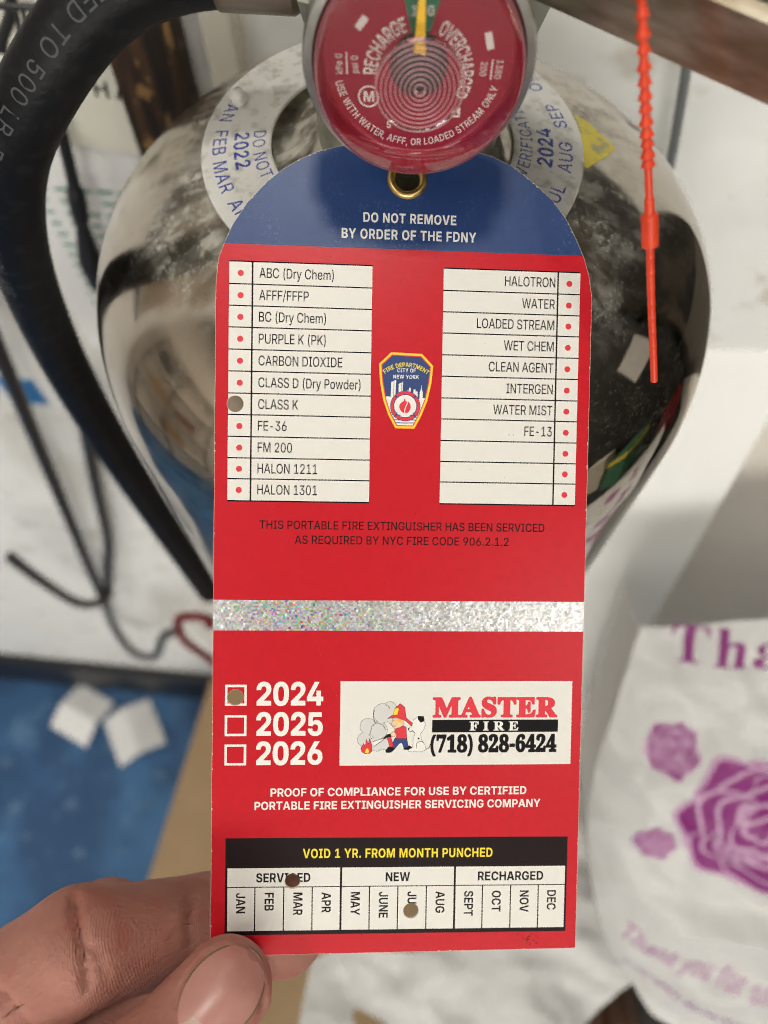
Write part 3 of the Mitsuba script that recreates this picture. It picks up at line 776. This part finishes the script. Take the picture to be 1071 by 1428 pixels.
# ------------------------------------------------------------------ the hand
J = dict(wrist=(-158, -215, 150), thumb0=(-104, -176, 132), thumb1=(-66, -128, 132), thumb2=(-45.0, -106.0, 138.5), thumb3=(-31.6, -94.6, 147.2),
         index0=(-103, -116, 152), index1=(-61.5, -87.8, 149), index2=(-41.0, -94.4, 169.6), index3=(-24.0, -95.0, 170.3),
         middle0=(-108, -124, 172), middle1=(-70, -104, 186), middle2=(-52, -110, 168), middle3=(-62, -116, 154),
         ring0=(-116, -134, 190), ring1=(-82, -118, 206), ring2=(-66, -126, 186), ring3=(-80, -134, 172),
         little0=(-124, -146, 204), little1=(-98, -134, 218), little2=(-84, -142, 202), little3=(-94, -148, 190), arm=(-290, -400, 150))
J = {k: np.array(v, float) for k, v in J.items()}
bones = [('arm', 'wrist', 34, 27), ('wrist', 'index0', 24, 13.5), ('wrist', 'middle0', 24, 14), ('wrist', 'ring0', 24, 13), ('wrist', 'little0', 22, 12), ('wrist', 'thumb0', 22, 17), ('thumb0', 'thumb1', 17, 12.6),
         ('index0', 'middle0', 13, 13), ('middle0', 'ring0', 13, 12.5), ('ring0', 'little0', 12, 11.5), ('thumb0', 'index0', 12, 11),
         ('thumb1', 'thumb2', 12.4, 10.4), ('thumb2', 'thumb3', 10.2, 9.3), ('index0', 'index1', 13.2, 11.4), ('index1', 'index2', 11.2, 10.3), ('index2', 'index3', 10.3, 10.9),
         ('middle0', 'middle1', 12.5, 10.5), ('middle1', 'middle2', 10.4, 9), ('middle2', 'middle3', 9, 7.8), ('ring0', 'ring1', 11.5, 9.8), ('ring1', 'ring2', 9.8, 8.6), ('ring2', 'ring3', 8.6, 7.4),
         ('little0', 'little1', 10.5, 8.6), ('little1', 'little2', 8.6, 7.6), ('little2', 'little3', 7.6, 6.6)]
SEP = {'index': 0, 'thumb': 1, 'middle': 2, 'ring': 3, 'little': 4}


def cone_sdf(p, a, b, ra, rb):
    ab = b - a
    l2 = ab @ ab
    t = np.clip(((p - a) @ ab) / l2, 0, 1)
    return np.linalg.norm(p - a - t[:, None] * ab, axis=1) - (ra + (rb - ra) * t)


def hand_sdf(p):
    """Fingers are blended with the palm and along themselves, not with each other."""
    palm, fing = None, {}
    sm = lambda a, b, k: b if a is None else -k * np.logaddexp(-a / k, -b / k)
    for a, b, ra, rb in bones:
        d = cone_sdf(p, J[a], J[b], ra, rb)
        fa, fb = a.rstrip('0123'), b.rstrip('0123')
        if fa == fb and fa in SEP and not (a == 'thumb0'):
            fing[fa] = sm(fing.get(fa), d, .9)
        else:
            palm = sm(palm, d, 1.6)
    out = palm
    res = []
    for d in fing.values():
        res.append(sm(palm, d, 1.8))
    d = np.min(res, axis=0)
    # flat of the thumb and finger pads where they close on the card
    return d


ms_ = []
for a, b, ra, rb in bones:
    s1 = manifold3d.Manifold.sphere(ra, 32).translate(J[a])
    s2 = manifold3d.Manifold.sphere(rb, 32).translate(J[b])
    ms_.append(manifold3d.Manifold.batch_hull([s1, s2]))
hm = manifold3d.Manifold.batch_boolean(ms_, manifold3d.OpType.Add)
hm = hm.refine_to_length(1.5).to_mesh()
hand = trimesh.Trimesh(hm.vert_properties[:, :3], hm.tri_verts, process=True)
trimesh.smoothing.filter_taubin(hand, iterations=8)
v = np.array(hand.vertices)
for _ in range(4):
    d = hand_sdf(v)
    g = np.stack([hand_sdf(v + e) - hand_sdf(v - e) for e in np.eye(3) * .2], 1) / .4
    g /= np.maximum(np.linalg.norm(g, axis=1, keepdims=True), 1e-6)
    v = v - np.clip(d, -2, 2)[:, None] * g
hand.vertices = v
trimesh.smoothing.filter_taubin(hand, iterations=4)
nrm = np.array(hand.vertex_normals)
v = np.array(hand.vertices)


def project(p):
    return np.stack([535.5 + 1032 * p[:, 0] / p[:, 2], 714 - 1032 * p[:, 1] / p[:, 2]], 1)


def crease(line, depth, width, near=200):
    """Presses a fold into the skin along a line on the finger."""
    global v
    q = np.asarray(line, float)
    best = np.full(len(v), 9e9)
    for a, b in zip(q[:-1], q[1:]):
        t = np.clip(((v - a) @ (b - a)) / ((b - a) @ (b - a)), 0, 1)
        best = np.minimum(best, np.linalg.norm(v - a - t[:, None] * (b - a), axis=1))
    v = v - nrm * (depth * np.exp(-(best / width) ** 2))[:, None]


def skin_at(px, py):
    """The point of the hand's front that lies on this line of sight (used once, to find where a fold runs)."""
    d = np.array([(px - 535.5) / 1032, (714 - py) / 1032, 1.0])
    t = np.full(1, 100.0)
    for _ in range(60):
        t = t + hand_sdf(t[:, None] * d) * .9
    return d * t[0]


def fold(pixels, depth, width):
    px = np.asarray(pixels, float)
    t = np.linspace(0, len(px) - 1, 6 * len(px))
    q = np.array([skin_at(np.interp(a, range(len(px)), px[:, 0]), np.interp(a, range(len(px)), px[:, 1])) for a in t])
    crease(q, depth, width)


fold([(103, 1252), (109, 1290), (117, 1330), (123, 1374)], 1.9, .8)
fold([(131, 1318), (139, 1344), (149, 1374)], .8, .6)
fold([(268, 1250), (264, 1290), (266, 1318)], .8, .7)
fold([(0, 1385), (18, 1408), (40, 1440)], 1.2, 1.0)
fold([(50, 1325), (48, 1350)], .25, .5)
# the skin folds that frame the nail
fold([(249, 1400), (250, 1375), (264, 1350), (285, 1328), (311, 1315), (340, 1324), (362, 1346), (374, 1376), (374, 1400)], -.55, 1.1)
fold([(256, 1398), (258, 1374), (272, 1351), (290, 1333), (311, 1322), (335, 1330), (354, 1350), (366, 1378), (366, 1400)], 1.2, .7)
wob = (meshkit.fbm(v * .16, 3, 5) - .5)[:, None] * .45
v = v + nrm * wob
# bed of the nail
NP = [skin_at(*q) for q in ((310, 1385), (275, 1372), (348, 1385), (318, 1345), (312, 1425))]
# keep the card between thumb and finger: nothing of the hand goes through it
tn = np.array([TM[0, 2], TM[1, 2], TM[2, 2]])
t0_ = np.array([-37.0531, -94.7949, 157.8142])
dist = (v - t0_) @ tn                                       # behind the front face is positive
uu, vv = (v - t0_) @ TM[:, 0], (v - t0_) @ TM[:, 1]
near = (uu > -1.2) & (vv > -1.2) & (uu < 82)
front = near & (dist < .25)
v = np.where((near & (dist > -.15) & (dist < 3.0) & (v[:, 2] < 160) & (np.linalg.norm(v - J['thumb3'], axis=1) < 12))[:, None], v - (dist + .15)[:, None] * tn, v)
dist = (v - t0_) @ tn
back = near & (dist < .65) & (np.minimum(np.linalg.norm(v - J['index3'], axis=1), np.linalg.norm(v - J['index2'], axis=1)) < 20) & (np.linalg.norm(v - J['thumb3'], axis=1) > 10.5)
v = np.where(back[:, None], v + (.65 - dist)[:, None] * tn, v)
hand_w = trimesh.Trimesh(CAM + 1e-3 * (v[:, :1] * RT + v[:, 1:2] * UP + v[:, 2:] * FW), hand.faces, process=False)
add('person', hand_w, 'm_skin', True)
tag('person', 'left hand pinching the lower left corner of the red tag', 'person')

# thumb nail: a curved plate over the thumb's last joint
na = J['thumb3'] - J['thumb2']
na /= np.linalg.norm(na)
c0 = np.array(NP[0])


def nail_patch(fa, fb, key, m, lift, outline_):
    """A plate whose outline is in the nail's own millimetres (along the thumb, across it)."""
    gv, gf = tri(shapely.segmentize(outline_, .5))
    tm = trimesh.Trimesh(np.c_[gv, gv[:, :1] * 0], gf, process=False).subdivide().subdivide()
    q = np.asarray(tm.vertices)
    view = c0 / np.linalg.norm(c0)
    nn = -view
    ax = na - (na @ nn) * nn
    ax /= np.linalg.norm(ax)
    ay = np.cross(nn, ax)
    p = c0 + q[:, :1] * ax + q[:, 1:2] * ay + nn * 6
    for _ in range(40):
        p = p - nn * (hand_sdf(p) * .8)[:, None]
    p = p + nn * lift(q)[:, None]
    return trimesh.Trimesh(CAM + 1e-3 * (p[:, :1] * RT + p[:, 1:2] * UP + p[:, 2:] * FW), tm.faces, process=False)


NO = affinity.scale(Point(0, 0).buffer(1, 40), 8.9, 6.6)
dome_ = lambda q, h: h * np.clip(1 - (q[:, 0] / 9.2) ** 2 - (q[:, 1] / 7.6) ** 2, 0, 1) ** .5
add('person__thumb_nail', nail_patch(0, 0, '', '', lambda q: .12 + dome_(q, .75), NO), 'm_nail', True)
add('person__thumb_nail__white_edge', nail_patch(0, 0, '', '', lambda q: .15 + dome_(q, .75), NO.buffer(-.3).intersection(Polygon([(-9, 8), (-3.5, 8), (-5.2, 2.5), (-6.0, -1), (-9, -2)]))), 'm_nail_white', True)
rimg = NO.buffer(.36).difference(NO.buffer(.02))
add('person__thumb_nail__dirt_and_groove', nail_patch(0, 0, '', '', lambda q: .14 + q[:, 0] * 0, rimg.intersection(Polygon([(-1, 9), (12, 9), (12, -9), (-4, -9)]))), 'm_dirt_groove', True)  # dirt at the nail, plus the dark groove painted as a thin rim
labels['person__thumb_nail'] = {'label': 'pale pink thumb nail with a little dirt and a painted dark groove'}

# ------------------------------------------------------------------ things behind
def on_wall(x, z, off=0.0):
    return np.array([x, wall_y(x) - off, z])


wx = np.array([1, -.1, 0]) / math.hypot(1, .1)
WF = lambda x, z, off=0.0: Frame(on_wall(x, z, off), wx, [0, 0, 1])


def ray_wall(px, py, off=0.0):
    """Where a line of sight meets the wall (off metres in front of it)."""
    d = (px - 535.5) / 1032 * RT + (714 - py) / 1032 * UP + FW
    n = np.array([.1, 1, 0])
    s = (.115 - off * 1.005 - CAM @ n) / (d @ n)
    return CAM + s * d


add('baseboard', slab(WF(-.5, 0, .0), box(-1200, 2, 420, 150), 1, 16), 'm_black')
add('added_rail', slab(WF(-.3, 1.335, 0), box(-700, -18, 560, 18), .2, 6), 'm_black')  # unseen strip added so the dome mirrors a dark band
tag('added_rail', 'added dark rail above the extinguisher, for a dark band mirrored in the steel', 'rail')
add('added_dark_panel', slab(WF(.10, 1.36, 0), Polygon([(0, 0), (88, 0), (88, -150), (460, -150), (460, 600), (0, 600)]), .3, 5), 'm_board_dark')  # out of view, added to turn the right of the dome dark
add('added_curtain', slab(WF(.10, 1.36, 0), Polygon([(90, -151), (112, -240), (152, -360), (202, -460), (460, -460), (460, -151)]), .3, 4), 'm_added_grey')  # added out of view to grey the mirrored right edge
tag('added_curtain', 'added dark grey cloth on the right, unseen, dulling the mirrored edge of the steel', 'cloth')
add('added_tan_board', slab(WF(-.92, 1.375, 0), box(0, 0, 740, 560), .3, 7), 'm_tan')  # added above the view for a warm mid tone in the steel
tag('added_tan_board', 'added tan board above left, warming what the shoulder of the steel mirrors', 'board')
tag('added_dark_panel', 'added dark board on the wall above right, darkening the mirroring steel', 'board')
tag('baseboard', 'black baseboard where the white wall meets the blue floor', 'baseboard')
for k, q in enumerate([]):
    pass
w1 = [ray_wall(*q, o) for q, o in (((-60, 350), .02), ((-20, 445), .02), ((20, 540), .02), ((60, 636), .02), ((100, 731), .02), ((130, 803), .02), ((150, 850), .02), ((163, 880), .022), ((178, 902), .035), ((200, 915), .05), ((222, 905), .06), ((240, 882), .065))]
add('wire_hook', tube(spline(w1, 90), .0050, 14), 'm_black_iron', True)
tag('wire_hook', 'long black iron hook with its tip bent up right', 'hook', 'iron hooks on the wall')
w2 = [ray_wall(*q, o) for q, o in (((105, 520), .012), ((122, 610), .012), ((140, 700), .012), ((152, 770), .012), ((151, 815), .018), ((143, 838), .028), ((125, 843), .036), ((103, 838), .04), ((82, 826), .045), ((60, 811), .05), ((38, 795), .055), ((15, 777), .06))]
add('wire_hook', tube(spline(w2, 90), .0050, 14), 'm_black_iron', True)
tag('wire_hook_001', 'black iron hook bent up towards the left edge', 'hook', 'iron hooks on the wall')

# wooden post and what hangs beside it, upper left
pw = ray_wall(235, 130)
add('wood_post', rbox((pw[0] - .0125, wall_y(pw[0]) - .020, .55), (pw[0] + .0125, wall_y(pw[0]) + .004, 2.1), .0015), 'm_wood', 30)
tag('wood_post', 'dark stained wooden post with worn yellowish flecks on the wall', 'post')
pc = ray_wall(316, 60)
add('wall_trim', rbox((pc[0] - .006, wall_y(pc[0]) - .012, .6), (pc[0] + .006, wall_y(pc[0]) + .004, 2.1), .002), 'm_cream', 30)
tag('wall_trim', 'cream trim strip beside the dark wooden post', 'trim strip')
q = ray_wall(150, 130, .006)
SF = Frame(q, wx * math.cos(.10) - np.array([0, 0, 1]) * math.sin(.10), np.array([0, 0, 1]) * math.cos(.10) + wx * math.sin(.10))
add('wall_sign', slab(SF, box(-42, -27, 17, 75), -1.5, 0), 'm_sign')
tag('wall_sign', 'cream sign with black capitals beside the wooden post', 'sign')
add('wall_sign__lettering', flat(SF, tall('NO HANDS', -27, -2.2, 7.2, 700, .95, .25), .05), 'm_ink')
add('wall_paper', slab(WF(*ray_wall(120, 330)[[0, 2]], .0), box(-30, -90, 40, 60), .2, .6), 'm_sheet')
tag('wall_paper', 'white paper with green print on the wall behind the hose', 'paper')
WP = WF(*ray_wall(120, 330)[[0, 2]], 0)
rw = np.random.default_rng(3)
add('wall_paper__print', flat(WP, unary_union([box(a, b, a + rw.uniform(3, 9), b + 2.2) for b in range(-70, 30, 7) for a in range(-14, 34, 10)]), .7), 'm_green_print')
st = [ray_wall(*q, .015) for q in ((84, 180), (98, 235), (110, 290), (122, 345), (140, 400))]
add('black_strap', tube(spline(st, 50), np.interp(np.linspace(0, 1, 50), [0, .3, .35, .5, .55, .8, 1], [.0026, .0028, .0042, .0042, .003, .0062, .0045]), 12), 'm_black', True)
tag('black_strap', 'black cord with a clasp hanging between the hose and the shoulder', 'cord')
cl = [ray_wall(*q, .02) for q in ((8, -20), (16, 10), (8, 40), (2, 70))]
add('wire_basket', tube(spline(cl, 40), .0022, 10), 'm_black_iron', True)
for x in (20, 30, 42):
    add('wire_basket__bar', tube(np.array([ray_wall(x, 8, .03), ray_wall(x + 5, 28, .03), ray_wall(x + 9, 62, .03)]), .0008, 8), 'm_black_iron', True)
add('wire_basket__rim', tube(np.array([ray_wall(-10, 8, .03), ray_wall(20, 9, .03), ray_wall(60, 11, .03)]), .0012, 8), 'm_black_iron', True)
tag('wire_basket', 'black wire basket corner at the upper left edge', 'basket')
add('blue_tag', slab(WF(*ray_wall(30, 540)[[0, 2]]), box(-14, -18, 12, 10), .3, 1), 'm_blue_print')
tag('blue_tag', 'small blue sticker on the wall behind the hook', 'sticker')
cb = [ray_wall(*q, .012) for q in ((962, 60), (955, 110), (946, 165), (932, 240), (915, 300))]
add('grey_cable', tube(spline(cb, 40), .0019, 12), 'm_cable', True)
tag('grey_cable', 'thin grey cable hanging on the white wall behind the orange seal', 'cable')

# white board leaning on the wall at the right, a sheet for the shaded wall beyond it
b0, b1 = ray_wall(1085, 560, .015), ray_wall(835, 1000, .15)
e = b1 - b0
add('white_board', trimesh.util.concatenate([quad(b0 - e * 2.2, b1 + e * .5, b1 + e * .5 + [-.22, .02, -.02], b0 - e * 2.2 + [-.22, .02, -.02], 1), quad(b0 - e * 2.2, b1 + e * .5, b1 + e * .5 + [0, .02, 0], b0 - e * 2.2 + [0, .02, 0], 1)]), 'm_board')
tag('white_board', 'white board leaning on the wall right of the extinguisher', 'board')
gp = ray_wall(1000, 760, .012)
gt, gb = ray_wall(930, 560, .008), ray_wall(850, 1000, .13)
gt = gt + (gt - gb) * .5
add('shaded_wall_sheet', trimesh.util.concatenate([quad(gb, gb + [.6, -.06, 0], gt + [.6, -.06, 0], gt, 1), quad(gt, gt + [.6, -.06, 0], gt + [.6, .0, 0], gt + [0, .04, 0], 1)]), 'm_grey')  # sheet added for wall in shade, the shade put into its tone
tag('shaded_wall_sheet', 'sheet standing in for the shaded wall beyond the white board', 'board')

# carton mirrored in the steel, among things added out of view for it
add('added_cabinet', rbox((.36, -.30, .90), (.95, .045, 1.0), .004), 'm_dark', 30)  # unseen dark block added to blacken the right side of the steel
add('added_cabinet__upper', rbox((.45, -.32, 1.002), (.95, .03, 1.9), .004), 'm_dark', 30)
tag('added_cabinet', 'added dark cabinet on the right, unseen, for the dark side of the steel', 'cabinet')
add('added_sheet', turned(rbox((.4465, -.10, 1.33), (.449, .0, 1.43), .0005), 0), 'm_sheet', 30)  # white sheet added to make a pale patch in the dark reflection
tag('added_sheet', 'added white sheet for a pale patch mirrored in the steel', 'paper')
cbx = rbox((-.055, -.03, 0), (.055, .03, .13), .002)
turned(cbx, 20)
cbx.apply_translation((.397, -.15, 1.002))
rk = 'added_rack'  # unseen rack and boxes, added to enrich reflections on the left
for k, y in enumerate((-.95, -.35, .12)):
    add(rk + '__post', rbox((-1.86, y - .02, .0), (-1.82, y + .02, 2.0), .003), 'm_black_iron', 30)
for z in (.55, 1.05, 1.55, 1.95):
    add(rk + '__shelf', rbox((-1.98, -.97, z), (-1.80, .14, z + .03), .003), 'm_cream', 30)
tag(rk, 'added rack along the left side of the room, for streaks mirrored in the steel', 'rack')
for y, z, h, m, l in ((-.2, 1.083, .26, 'm_carton', 'added brown box on the middle shelf of the rack'), (-.62, 1.083, .20, 'm_red_plastic', 'added dark red box on the middle shelf of the rack'), (-.1, 1.583, .22, 'm_dark', 'added dark box on the upper shelf of the rack'), (-.5, .583, .3, 'm_carton', 'added brown box on the lower shelf of the rack')):
    tag(add('added_box', rbox((-1.96, y - .13, z), (-1.82, y + .13, z + h), .003), m, 30), l, 'box', 'added boxes on the storage rack')  # boxes added only as coloured shapes for the steel to mirror
add('carton', cbx, 'm_carton_green', 30)
bnd = rbox((-.056, -.031, .10), (.056, .031, .122), .001)
turned(bnd, 20)
bnd.apply_translation((.397, -.15, 1.002))
add('carton__band', bnd, 'm_yellow', 30)
for y, z, w, h, m, l in ((-.02, 1.002, .035, .10, 'm_red_plastic', 'added dark red box beside the green carton on the cabinet ledge'), (-.245, 1.002, .03, .16, 'm_cream', 'added cream box beside the green carton, nearest the room')):
    tag(add('added_ledge_box', rbox((.37, y - w, z), (.44, y + w, z + h), .003), m, 30), l, 'box', 'added boxes on the cabinet ledge')  # extra boxes added for small coloured reflections
tag('carton', 'green carton with a yellow band mirrored low in the steel', 'carton')

# paper scraps on the floor, cardboard, red loop
def floor_at(px, py, z=0.0):
    d = (px - 535.5) / 1032 * RT + (714 - py) / 1032 * UP + FW
    return CAM + (z - CAM[2]) / d[2] * d


def scrap(px, py, deg, w, h):
    c = floor_at(px, py)
    m = trimesh.util.concatenate([quad((-w, -h, .004), (0, -h, .022), (0, h, .026), (-w, h, .004), 4), quad((0, -h, .0221), (w, -h, .006), (w, h, .003), (0, h, .0261), 4)])
    vv = np.array(m.vertices)
    vv[:, 2] += .01 * meshkit.noise(vv * 30, 4)
    m.vertices = vv
    turned(m, deg)
    m.apply_translation(c)
    return add('paper_scrap', m, 'm_sheet', 40)


scrap(118, 998, 62, .044, .040)
tag('paper_scrap', 'folded white paper on the blue floor, the left one', 'paper', 'white papers on the floor')
scrap(190, 1022, 28, .044, .045)
tag('paper_scrap_001', 'folded white paper on the blue floor, the right one', 'paper', 'white papers on the floor')
zc = .28
A, B = floor_at(292, 955, zc), floor_at(180, 1310, zc)
D = (B - A)
add('cardboard_box', trimesh.util.concatenate([quad(A - D * .02, B + D * .8, B + D * .8 + [.5, .03, 0], A - D * .02 + [.5, .03, 0], 1), quad(A - D * .02, B + D * .8, (B + D * .8) * [1, 1, 0] + [0, 0, .002], (A - D * .02) * [1, 1, 0] + [0, 0, .002], 1)]), 'm_carton')
tag('cardboard_box', 'plain brown cardboard box on the floor behind the tag', 'box')
rl = [ray_wall(*q, o) for q, o in (((292, 872), .12), ((276, 860), .12), ((258, 860), .12), ((249, 874), .12), ((256, 891), .12), ((274, 906), .12), ((300, 926), .12))]
add('red_loop', tube(spline(rl, 60), .0034, 12), 'm_red_plastic', True)
tag('red_loop', 'dark red plastic loop beside the lower left edge of the tag', 'handle')

# printed shopping bag, lower right
BF = Frame([.1655, -.0305, .9886], [.9828, -.0502, .1776], [-.0823, .7419, .6654])


def bag_h(q):
    q = np.asarray(q, float)
    x, y = q[:, 0], q[:, 1]
    n3 = np.stack([x * .018 + y * .006, y * .012 - x * .004, x * 0], -1)
    n = meshkit.fbm(n3, 4, 11) - .5
    ridge = np.abs(meshkit.fbm(np.stack([x * .012 - y * .008, y * .02 + x * .01, x * 0 + 4], -1), 3, 21) - .5)
    b = 34 * (1 - np.exp(-np.maximum(x + 58, 0) / 26)) * np.clip(1 - ((y + 135) / 190) ** 2, 0, 1)
    fine = np.abs(meshkit.fbm(np.stack([x * .05 + y * .02, y * .045 - x * .02, x * 0 + 9], -1), 3, 51) - .5)
    return b + 14 * n - 34 * ridge ** 1.0 - 4 * fine + 9



def sheet(frame, outline_, hfun, size=5.0):
    """A crumpled sheet: an outline in millimetres raised by hfun."""
    v, f = tri(shapely.segmentize(outline_, size))
    v, f = trimesh.remesh.subdivide_to_size(np.c_[v, v[:, :1] * 0], f, size, max_iter=14)
    return trimesh.Trimesh(frame(v[:, :2], hfun(v[:, :2])), f, process=True)


ly = np.array([40, 2, -25, -52, -80, -113, -160, -200, -230, -262, -277, -295.])
lx = np.array([-22, -25, -33, -41, -48, -54, -53, -46, -36, -16, 8, 40.])
ns, nt = 110, 130
S_, T_ = np.meshgrid(np.linspace(-.12, 1, ns), np.linspace(0, 1, nt), indexing='ij')
yy = 4 - T_ * 296
xl = np.interp(yy, ly[::-1], lx[::-1])
ss = np.maximum(S_, 0)
xx = xl + (205 - xl) * ss ** 1.25
yy = yy + (xx + 25) * .10 * (1 - T_)
q = np.c_[xx.ravel(), yy.ravel()]
hh = bag_h(q) - np.maximum(-S_.ravel(), 0) * 520
i, j = np.meshgrid(np.arange(ns - 1), np.arange(nt - 1), indexing='ij')
k = i * nt + j
fcs = np.vstack([np.stack([k, k + nt, k + nt + 1], -1).reshape(-1, 3), np.stack([k, k + nt + 1, k + 1], -1).reshape(-1, 3)])
add('shopping_bag', trimesh.Trimesh(BF(q, hh), fcs, process=False), 'm_bag', True)
tag('shopping_bag', 'white plastic bag printed with purple roses', 'plastic bag')


def bag_print(key, g, m, lift, size=4.0):
    add('shopping_bag__' + key, sheet(BF, g, lambda a: bag_h(a) + lift, size), m, True)


def rose(cx, cy, r, seed):
    """Overlapping petals from the outside in: dark fields with pale edges."""
    rg = np.random.default_rng(seed)
    dark = pale = Polygon()
    for ring_, n, size in ((.62, 7, .46), (.46, 6, .40), (.30, 5, .34), (.17, 4, .25), (.05, 3, .16)):
        off = rg.uniform(0, 6)
        for k in range(n):
            a = off + 2 * np.pi * k / n + rg.uniform(-.2, .2)
            pet = Point(0, 0).buffer(1, 14)
            pet = affinity.scale(pet, size * r * rg.uniform(.75, .95), size * r * rg.uniform(1.0, 1.3), origin=(0, 0))
            pet = warp(pet, lambda q: q + .0 * q + np.stack([.05 * r * np.sin(q[:, 1] / r * 9 + seed), 0 * q[:, 0]], 1))
            pet = affinity.translate(affinity.rotate(pet, math.degrees(a), origin=(0, 0)), cx + r * ring_ * math.cos(a), cy + r * ring_ * math.sin(a)).buffer(0)
            core = affinity.translate(pet.buffer(-(.022 * r + .5)), -.03 * r * math.cos(a), -.03 * r * math.sin(a)).intersection(pet)
            dark, pale = unary_union([dark.difference(pet), core]), unary_union([pale.difference(pet), pet.difference(core)])
    clean = lambda g: unary_union([q for q in polys(g.buffer(-.08).buffer(.08)) if q.area > .05])
    return clean(dark), clean(pale), None


for (x, y, r, sd) in ((-9, -64, 15, 1), (-18, -124, 12, 2), (36, -106, 43, 3), (66, -200, 15, 4), (112, -60, 15, 5), (120, -150, 14, 6)):
    dk, pale, ln = rose(x, y, r, sd)
    bag_print('rose', dk, 'm_bag_ink', .5)
    bag_print('rose__petal_edge', pale, 'm_bag_ink_pale', .5)
g = affinity.scale(words('Thank You', 'serif', .06), 22, 20, origin=(0, 0))
g = affinity.translate(affinity.rotate(g, -7, origin=(0, 0)), -2 - 9, -10)
bag_print('lettering', warp(g, lambda a: np.stack([a[:, 0], a[:, 1] - ((a[:, 0] - 70) / 90) ** 2 * 4], 1), 3), 'm_bag_ink', .6, 3)
for t, cap, x, y, r, w in (('Thank you for shopping here for more', 14, -38, -196, -29, .03), ('Please return this bag to a participating store', 7, -36, -224, -30, .05)):
    g = affinity.rotate(affinity.scale(words(t, 600, w), cap * .62, cap, origin=(0, 0)), r, origin=(0, 0))
    g = affinity.translate(g, x, y)
    bag_print('lettering', warp(g, lambda a: np.stack([a[:, 0], a[:, 1] + np.maximum(a[:, 0] + 20, 0) ** 1.5 * .012], 1), 3), 'm_bag_ink_pale', .6, 3)

# a second, plain bag under the tag, and the dark things below it
o2 = cam(60, -300, 560)
e1 = RT
e2 = UP * math.cos(.35) - FW * math.sin(.35) * -1
PB = Frame(o2, e1, e2)


def crumple(q):
    q = np.asarray(q, float)
    a = np.stack([q[:, 0] * .012 + q[:, 1] * .004, q[:, 1] * .014, q[:, 0] * 0 + 2], -1)
    return 40 * meshkit.fbm(a, 4, 31) - 40 * np.abs(meshkit.fbm(a * 1.3, 3, 41) - .5)


PBO = Polygon([(-112, -30), (-88, -22), (-40, -24), (10, -12), (50, 30), (80, 80), (150, 110), (160, 60), (134, -8), (118, -46), (82, -74), (44, -98), (10, -120), (-125, -120), (-118, -60)], [[(-88, -57), (-55, -72), (-68, -92)]]).buffer(4).buffer(-4)
add('plastic_bag', sheet(PB, PBO, crumple, 5), 'm_bag', True)
tag('plastic_bag', 'plain crumpled white plastic bag under the lower edge of the tag', 'plastic bag')
bx = cam(190, -430, 700)
add('dark_box', rbox(bx + [-.06, -.10, -.10], bx + [.20, .16, .02], .004), 'm_dark', 30)
tag('dark_box', 'dark box below the printed bag at the bottom edge', 'box')
for k, (x, y, z, m) in enumerate(((168, -425, 640, 'm_brown'), (203, -440, 650, 'm_brown'))):
    p0 = cam(x, y, z)
    ax_ = Frame(p0, [1, 0, 0], [0, .5, .866])
    kk = add('brown_bottle', lathe([(0.01, -60), (19, -60), (20, -57), (20, 10), (14, 26), (8, 34), (8, 58), (0.01, 58)], ax_, 40), m, 40)
    add(kk + '__cap', lathe([(0.01, 52), (9.2, 52), (9.2, 66), (0.01, 66.5)], ax_, 40), 'm_sheet', 40)
tag('brown_bottle', 'brown bottle on the dark box, the left one', 'bottle')
tag('brown_bottle_001', 'brown bottle on the dark box, nearer the printed bag', 'bottle')
